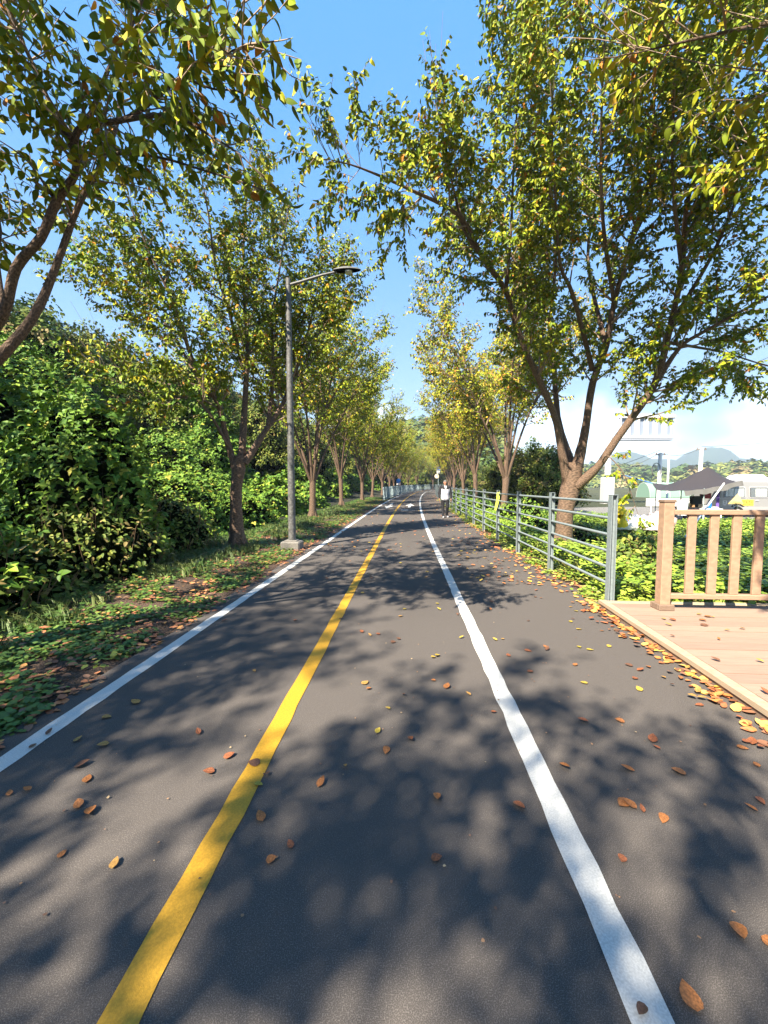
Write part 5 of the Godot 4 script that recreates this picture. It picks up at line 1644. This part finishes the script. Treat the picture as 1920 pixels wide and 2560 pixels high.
func left_bank() -> void:
	rng.seed = 31
	var big := M.vine as Mesh
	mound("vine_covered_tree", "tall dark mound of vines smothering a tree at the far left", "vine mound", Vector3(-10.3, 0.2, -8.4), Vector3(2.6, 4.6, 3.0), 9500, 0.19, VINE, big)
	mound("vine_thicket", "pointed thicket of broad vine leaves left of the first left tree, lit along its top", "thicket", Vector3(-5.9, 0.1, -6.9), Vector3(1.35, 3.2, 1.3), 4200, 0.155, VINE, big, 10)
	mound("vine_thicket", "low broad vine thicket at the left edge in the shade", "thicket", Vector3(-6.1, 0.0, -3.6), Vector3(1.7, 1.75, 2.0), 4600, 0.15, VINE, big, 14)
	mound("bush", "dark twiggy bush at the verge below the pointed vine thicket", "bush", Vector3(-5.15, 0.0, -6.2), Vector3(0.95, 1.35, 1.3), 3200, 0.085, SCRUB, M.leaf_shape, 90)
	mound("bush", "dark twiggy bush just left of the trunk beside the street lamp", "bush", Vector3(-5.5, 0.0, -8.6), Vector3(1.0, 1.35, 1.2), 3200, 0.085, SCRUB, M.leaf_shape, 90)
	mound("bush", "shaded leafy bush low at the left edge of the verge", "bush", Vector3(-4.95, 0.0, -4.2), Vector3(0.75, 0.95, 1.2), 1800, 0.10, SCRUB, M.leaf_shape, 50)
	var spots := [[-7.6, -11.6, 2.0, 2.1, 2.1, "sunlit vine hummock behind the first left tree"], [-9.5, -15.0, 2.6, 3.0, 2.6, "tall sunlit vine hummock up the left bank behind the bushes"], [-6.4, -14.6, 1.4, 1.5, 2.0, "low sunlit vine hummock between the first two left trees"], [-7.0, -19.5, 1.9, 2.0, 2.6, "vine hummock beside the second left tree"], [-11.5, -21.0, 3.2, 4.2, 3.4, "large vine hummock high on the left bank"], [-7.2, -25.5, 1.8, 1.7, 2.8, "vine hummock beside the third left tree"], [-9.2, -31.0, 2.6, 2.8, 3.4, "vine hummock on the left bank behind the third left tree"], [-8.4, -40.0, 2.4, 2.4, 4.0, "far vine hummock on the left bank beyond the third left tree"], [-10.5, -47.0, 3.0, 2.6, 4.0, "vine hummock on the far left bank where the picket fence begins"], [-9.0, -55.0, 2.8, 2.4, 4.5, "vine hummock behind the near end of the picket fence"], [-8.5, -64.0, 2.8, 2.4, 4.5, "vine hummock behind the middle of the picket fence"], [-7.0, -74.0, 2.8, 2.6, 4.5, "vine hummock behind the picket fence before the bend"], [-13.5, -13.0, 2.6, 4.4, 3.0, "upright vine hummock beside the tall dark mound"]]
	for q in spots:
		mound("vine_hummock", q[5], "vine mound", Vector3(q[0], land(q[0], q[1]) - 0.2, q[1]), Vector3(q[2], q[3], q[4]), int(800.0 * q[2] * q[3]), 0.16 if q[1] > -18.0 else 0.26, VINE, big, 0, "vine hummocks of the left bank")
	# trees up the bank
	var proto := mound("bank_tree", "olive green tree with dense crown on the left bank, nearest of its kind", "tree", Vector3(-13.0, land(-13.0, -22.0) + 2.2, -22.0), Vector3(2.9, 4.6, 2.9), 1500, 1.0, SCRUB, M.spray, 40, "trees up the left bank")
	var tg := G.new()
	tg.tube([Vector3(0, -2.6, 0), Vector3(0.1, -0.5, 0), Vector3(0, 1.6, 0.1)], [0.2, 0.15, 0.1], 8)
	piece("trunk", tg.mesh(), M.bark, proto)
	var nth := ["first", "second", "third", "fourth", "fifth", "sixth", "seventh", "eighth", "ninth", "tenth", "eleventh", "twelfth", "thirteenth", "fourteenth", "fifteenth"]
	var at := [[-19.0, -24.0, 1.1], [-11.5, -30.0, 0.9], [-16.0, -33.0, 1.15], [-10.5, -38.0, 0.95], [-22.0, -40.0, 1.3], [-13.5, -45.0, 1.1], [-10.0, -50.0, 1.0], [-18.0, -54.0, 1.3], [-10.5, -60.0, 1.1], [-14.0, -68.0, 1.2], [-8.5, -72.0, 1.05], [-9.0, -84.0, 1.2], [-5.0, -92.0, 1.1], [-26.0, -30.0, 1.3], [-17.5, -17.5, 0.95]]
	at.sort_custom(func(a, b): return a[1] > b[1])
	for k in at.size():
		var q: Array = at[k]
		copy(proto, "%s olive green tree up the left bank, counted away from the viewer" % nth[k], Vector3(q[0], land(q[0], q[1]) + 1.9, q[1]), rng.randf() * TAU, q[2], "trees up the left bank")
	# beyond the bend and on the right
	var at2 := [[2.0, -108.0, 0.9], [7.0, -112.0, 1.1], [13.0, -112.0, 1.2], [-2.0, -112.0, 1.2], [19.0, -108.0, 1.1], [-7.0, -104.0, 1.1], [24.0, -104.0, 1.2], [10.0, -122.0, 1.5], [0.0, -124.0, 1.6]]
	at2.sort_custom(func(a, b): return a[0] < b[0])
	for k in at2.size():
		var q: Array = at2[k]
		copy(proto, "olive green tree beyond the bend, %s from the left" % nth[k], Vector3(q[0], land(q[0], q[1]) + 1.8, q[1]), rng.randf() * TAU, q[2], "trees beyond the bend")
	var at3 := [[8.6, -24.0, 0.62], [9.8, -30.0, 0.8], [11.5, -38.0, 0.9], [13.5, -47.0, 1.0], [9.0, -36.0, 0.7], [16.0, -58.0, 1.1], [17.0, -72.0, 1.2], [14.5, -84.0, 1.2]]
	at3.sort_custom(func(a, b): return a[1] > b[1])
	for k in at3.size():
		var q: Array = at3[k]
		copy(proto, "%s bushy green tree in the scrub behind the right railing, counted along it" % nth[k], Vector3(q[0], land(q[0], q[1]) + 1.0, q[1]), rng.randf() * TAU, q[2], "trees behind the right railing")
	# weeds behind the near railing
	mound("weed_bush", "dark leafy weeds between the grey railing and the wooden post", "bush", Vector3(4.1, -0.05, -7.0), Vector3(0.55, 0.72, 0.6), 700, 0.11, SCRUB, M.leaf_shape, 26, "", false)
	mound("weed_bush", "leafy weeds in front of the pale yard", "bush", Vector3(6.6, -0.5, -12.0), Vector3(1.5, 0.62, 0.7), 1300, 0.11, SCRUB, M.leaf_shape, 30)
	mound("weed_bush", "leafy weeds at the foot of the large right tree", "bush", Vector3(4.6, -0.1, -11.2), Vector3(0.9, 0.7, 0.8), 900, 0.10, SCRUB, M.leaf_shape, 20)
	for k in 7:
		var s := 13.0 + 4.6 * k
		var p := rp(s, 4.3 + 0.7 * sin(k * 2.1))
		mound("weed_bush", "green undergrowth behind the right railing near its %s stretch" % ["first", "second", "third", "fourth", "fifth", "sixth", "last"][k], "bush", Vector3(p.x, land(p.x, p.z) - 0.05, p.z), Vector3(1.3, 0.9 + 0.25 * sin(k * 1.7), 1.9), 1300, 0.12, VINE, M.leaf_shape, 16, "undergrowth behind the right railing")

func green_cover() -> void:
	rng.seed = 61
	var low := cover(12, 0.06, 0.11, 0.06, 3)
	var tall := cover(16, 0.085, 0.13, 0.26, 4)
	var blades := tuft(18, 0.24, 0.009, 0.8, 2)
	var left := func() -> Vector3:
		var s := -2.0 + 46.0 * pow(rng.randf(), 1.6)
		var lat := -2.42 - 2.9 * rng.randf()
		var p := rp(s, lat)
		if fine.get_noise_2d(p.x * 9.0, p.z * 9.0) < -0.06 - 0.16 * smoothstep(2.6, 4.0, -lat) + 0.26 * smoothstep(2.75, 2.42, -lat): return Vector3.INF
		p.y = land(p.x, p.z)
		return p
	scatter("ground_cover", "low green weeds growing through the leaf litter of the left verge", "ground cover", low, M.grass, 9500, left, Vector2(0.5, 1.15), [[0.06, 0.13, 0.02, 4.0], [0.10, 0.17, 0.025, 3.0], [0.16, 0.20, 0.03, 1.0]])
	var lg := func() -> Vector3:
		var p := rp(-1.0 + 30.0 * pow(rng.randf(), 1.4), -3.5 - 1.6 * rng.randf())
		if fine.get_noise_2d(p.x * 5.0 + 40.0, p.z * 5.0) < -0.05: return Vector3.INF
		p.y = land(p.x, p.z)
		return p
	scatter("grass", "thin green grass along the foot of the left bushes", "grass", blades, M.grass, 1300, lg, Vector2(0.6, 1.2), [[0.08, 0.14, 0.03, 3.0], [0.14, 0.18, 0.05, 2.0]])
	var right := func() -> Vector3:
		var s := 4.9 + 26.0 * pow(rng.randf(), 1.5)
		var lat := 2.44 + 2.2 * rng.randf()
		var p := rp(s, lat)
		if fine.get_noise_2d(p.x * 11.0, p.z * 11.0) < -0.12 + 0.2 * smoothstep(2.9, 2.44, lat): return Vector3.INF
		p.y = land(p.x, p.z)
		return p
	scatter("ground_cover", "bright yellow green weeds under and behind the grey railing", "ground cover", low, M.grass, 5200, right, Vector2(0.7, 1.4), [[0.20, 0.30, 0.03, 4.0], [0.28, 0.34, 0.05, 3.0], [0.40, 0.37, 0.10, 1.2]])
	var lawn := func() -> Vector3:
		var x := 2.9 + 16.0 * pow(rng.randf(), 1.15)
		var z := -5.1 - 15.0 * pow(rng.randf(), 1.1)
		if x < 8.9 and x > 4.0 and z < -11.3 and z > -14.0: return Vector3.INF
		if z < -17.0 and x > 10.0: return Vector3.INF
		if x < 3.4 and rng.randf() < 0.5: return Vector3.INF
		return Vector3(x, land(x, z), z)
	scatter("grass_bank", "bright green weedy grass filling the ground behind the wooden railing", "grass", tall, M.grass, 9000, lawn, Vector2(0.8, 1.5), [[0.21, 0.33, 0.03, 4.0], [0.29, 0.38, 0.04, 3.0], [0.14, 0.23, 0.025, 2.0]], 0.02)
	scatter("grass_blades", "tall grass blades standing among the weeds behind the wooden railing", "grass", blades, M.grass, 3600, lawn, Vector2(0.9, 1.7), [[0.18, 0.26, 0.04, 3.0], [0.28, 0.30, 0.07, 1.0]])

func _ready() -> void:
	Cam = Camera3D.new()
	Cam.position = Vector3(0, 1.5, 0)
	Cam.rotation_degrees = Vector3(-3.661, 3.417, 0)
	Cam.fov = 105.305
	Cam.near = 0.05
	Cam.far = 6000.0
	Cam.name = "camera"
	add_child(Cam)
	Cam.current = true
	var env := Environment.new()
	var sky := ProceduralSkyMaterial.new()
	sky.sky_top_color = Color(0.31, 0.56, 0.82)
	sky.sky_horizon_color = Color(0.76, 0.86, 0.90)
	sky.sky_curve = 0.19
	sky.sky_energy_multiplier = 0.74
	sky.ground_bottom_color = Color(0.2, 0.2, 0.16)
	sky.ground_horizon_color = Color(0.55, 0.62, 0.62)
	sky.sun_angle_max = 12.0
	sky.sky_cover = clouds()
	sky.sky_cover_modulate = Color(0.6, 0.6, 0.61)
	env.background_mode = Environment.BG_SKY
	env.sky = Sky.new()
	env.sky.sky_material = sky
	env.tonemap_mode = Environment.TONE_MAPPER_LINEAR
	env.tonemap_exposure = 3.5
	env.fog_enabled = true
	env.fog_density = 0.0005
	env.fog_light_color = Color(0.80, 0.88, 0.97)
	env.sdfgi_enabled = true
	env.ssao_enabled = true
	env.ssil_enabled = true
	var we := WorldEnvironment.new()
	we.environment = env
	we.name = "world"
	add_child(we)
	var sun := DirectionalLight3D.new()
	sun.name = "sun"
	sun.light_energy = 1.6
	sun.light_color = Color(1.0, 0.95, 0.86)
	sun.light_angular_distance = 0.53
	sun.shadow_enabled = true
	var el := deg_to_rad(46.0)
	var az := deg_to_rad(35.0)
	add_child(sun)
	sun.look_at_from_position(Vector3.ZERO, Vector3(sin(az) * cos(el), -sin(el), -cos(az) * cos(el)))

	lump.seed = 4; lump.frequency = 0.035; lump.fractal_octaves = 3
	fine.seed = 8; fine.frequency = 0.12; fine.fractal_octaves = 3
	rng.seed = 1
	lay_road()
	materials()
	M.far_crown = far_crown()
	ground_sheet()
	structure("path", ribbon(-2.42, 2.47, -12.0, 150.0, 0.0, 0.5, 12, 0.10, 0.48), M.asphalt, "dark asphalt path")
	structure("white_line", ribbon(-2.255, -2.135, -12.0, 148.0, 0.0045, 0.15, 1, 0.012), M.white_paint, "white edge line along the left side of the path")
	structure("yellow_line", ribbon(-0.86, -0.745, -12.0, 148.0, 0.0045, 0.15, 1, 0.012), M.yellow_paint, "yellow line between the two lanes")
	structure("white_line", ribbon(0.635, 0.755, -12.0, 148.0, 0.0045, 0.15, 1, 0.012), M.white_paint, "white line between the right lane and the footway")
	structure("arrow_marking", shape_on_road([[26.0, -0.13], [28.2, -0.13], [28.2, -0.36], [31.4, -0.04], [28.2, 0.28], [28.2, 0.05], [26.0, 0.05]], 0.0045), M.white_paint, "white arrow pointing ahead painted in the right lane")
	structure("arrow_marking", shape_on_road([[31.5, -1.42], [28.0, -1.42], [28.0, -1.20], [24.8, -1.50], [28.0, -1.84], [28.0, -1.60], [31.5, -1.60]], 0.0045), M.white_paint, "white arrow pointing back painted in the left lane")
	structure("bar_marking", shape_on_road([[23.4, -0.50], [23.9, -0.50], [23.9, -0.06], [23.4, -0.06]], 0.0045), M.white_paint, "white bar painted below the arrow in the right lane")
	for k in 3:
		structure("bar_marking", shape_on_road([[23.5, 0.02 + 0.12 * k], [23.8, 0.02 + 0.12 * k], [23.8, 0.07 + 0.12 * k], [23.5, 0.07 + 0.12 * k]], 0.0045), M.white_paint, "small white dash painted right of the white bar")
	var yard := []
	for j in 9:
		var row := []
		for i in 13: row.append(Vector3(6.2 + 2.0 * i + 0.25 * j, land(6.2 + 2.0 * i + 0.25 * j, -15.2 - 2.0 * j) + 0.05, -15.2 - 2.0 * j))
		yard.append(row)
	var yg := G.new()
	yg.sheet(yard, Vector3.UP)
	structure("yard", yg.mesh(), M.concrete, "pale paved yard where the stall and the van stand")
	ridge("mountain", "hazy blue mountain", 1500.0, 900.0, 4.0, 75.0, func(a: float) -> float: return 60.0 + 55.0 * exp(-pow((a - 28.0) / 3.5, 2.0)) + 60.0 * exp(-pow((a - 36.0) / 3.2, 2.0)) + 50.0 * exp(-pow((a - 58.0) / 9.0, 2.0)), Color(0.05, 0.085, 0.03))
	ridge("hill", "low wooded hill", 360.0, 150.0, 14.0, 78.0, func(a: float) -> float: return 9.0 + 3.0 * exp(-pow((a - 36.0) / 4.0, 2.0)) + 1.5 * sin(a * 0.5) + 9.0 * exp(-pow((a - 20.0) / 6.0, 2.0)), Color(0.06, 0.085, 0.025), 2600, 5.5)
	ridge("hill", "wooded hill beyond the bend", 190.0, 120.0, -50.0, 13.0, func(a: float) -> float: return 27.0 + 5.0 * sin(a * 0.2) + 10.0 * smoothstep(-8.0, -40.0, a), Color(0.06, 0.085, 0.025), 1500, 5.0)
	trees()
	left_bank()
	rng.seed = 71
	wooden_deck()
	wooden_railing()
	steel_railing()
	picket_fence()
	street_lamp(Vector3(-2.78, 0.02, -9.25))
	build_person(rp(18.5, 1.72))
	canopy()
	van(Vector3(15.9, -0.12, -21.9), 0.0)
	goods()
	sign_gantry()
	utility_poles()
	far_house()
	far_signs()
	rng.seed = 81
	fallen_leaves()
	green_cover()

func clouds() -> ImageTexture:
	# soft white cumulus low over the right-hand horizon and a small one over the end of the path
	var w := 1024
	var h := 512
	var im := Image.create_empty(w, h, false, Image.FORMAT_RGBA8)
	var nz := FastNoiseLite.new()
	nz.seed = 14
	nz.frequency = 1.0
	nz.fractal_octaves = 5
	for y in h / 2:
		var e := 90.0 - 180.0 * (y + 0.5) / h
		for x in w:
			var a := TAU * (x + 0.5) / w
			var d := Vector3(sin(a), 0, -cos(a))
			var n := nz.get_noise_3d(d.x * 3.0, e * 0.09, d.z * 3.0)
			var bank := smoothstep(19.0, 5.0, e + 9.0 * nz.get_noise_3d(d.x * 1.3, 5.0, d.z * 1.3))
			var v := smoothstep(0.0, 0.5, n + bank * 1.05 - 0.5) * smoothstep(0.0, 0.25, bank)
			im.set_pixel(x, y, Color(1, 1, 1, v))
	return ImageTexture.create_from_image(im)
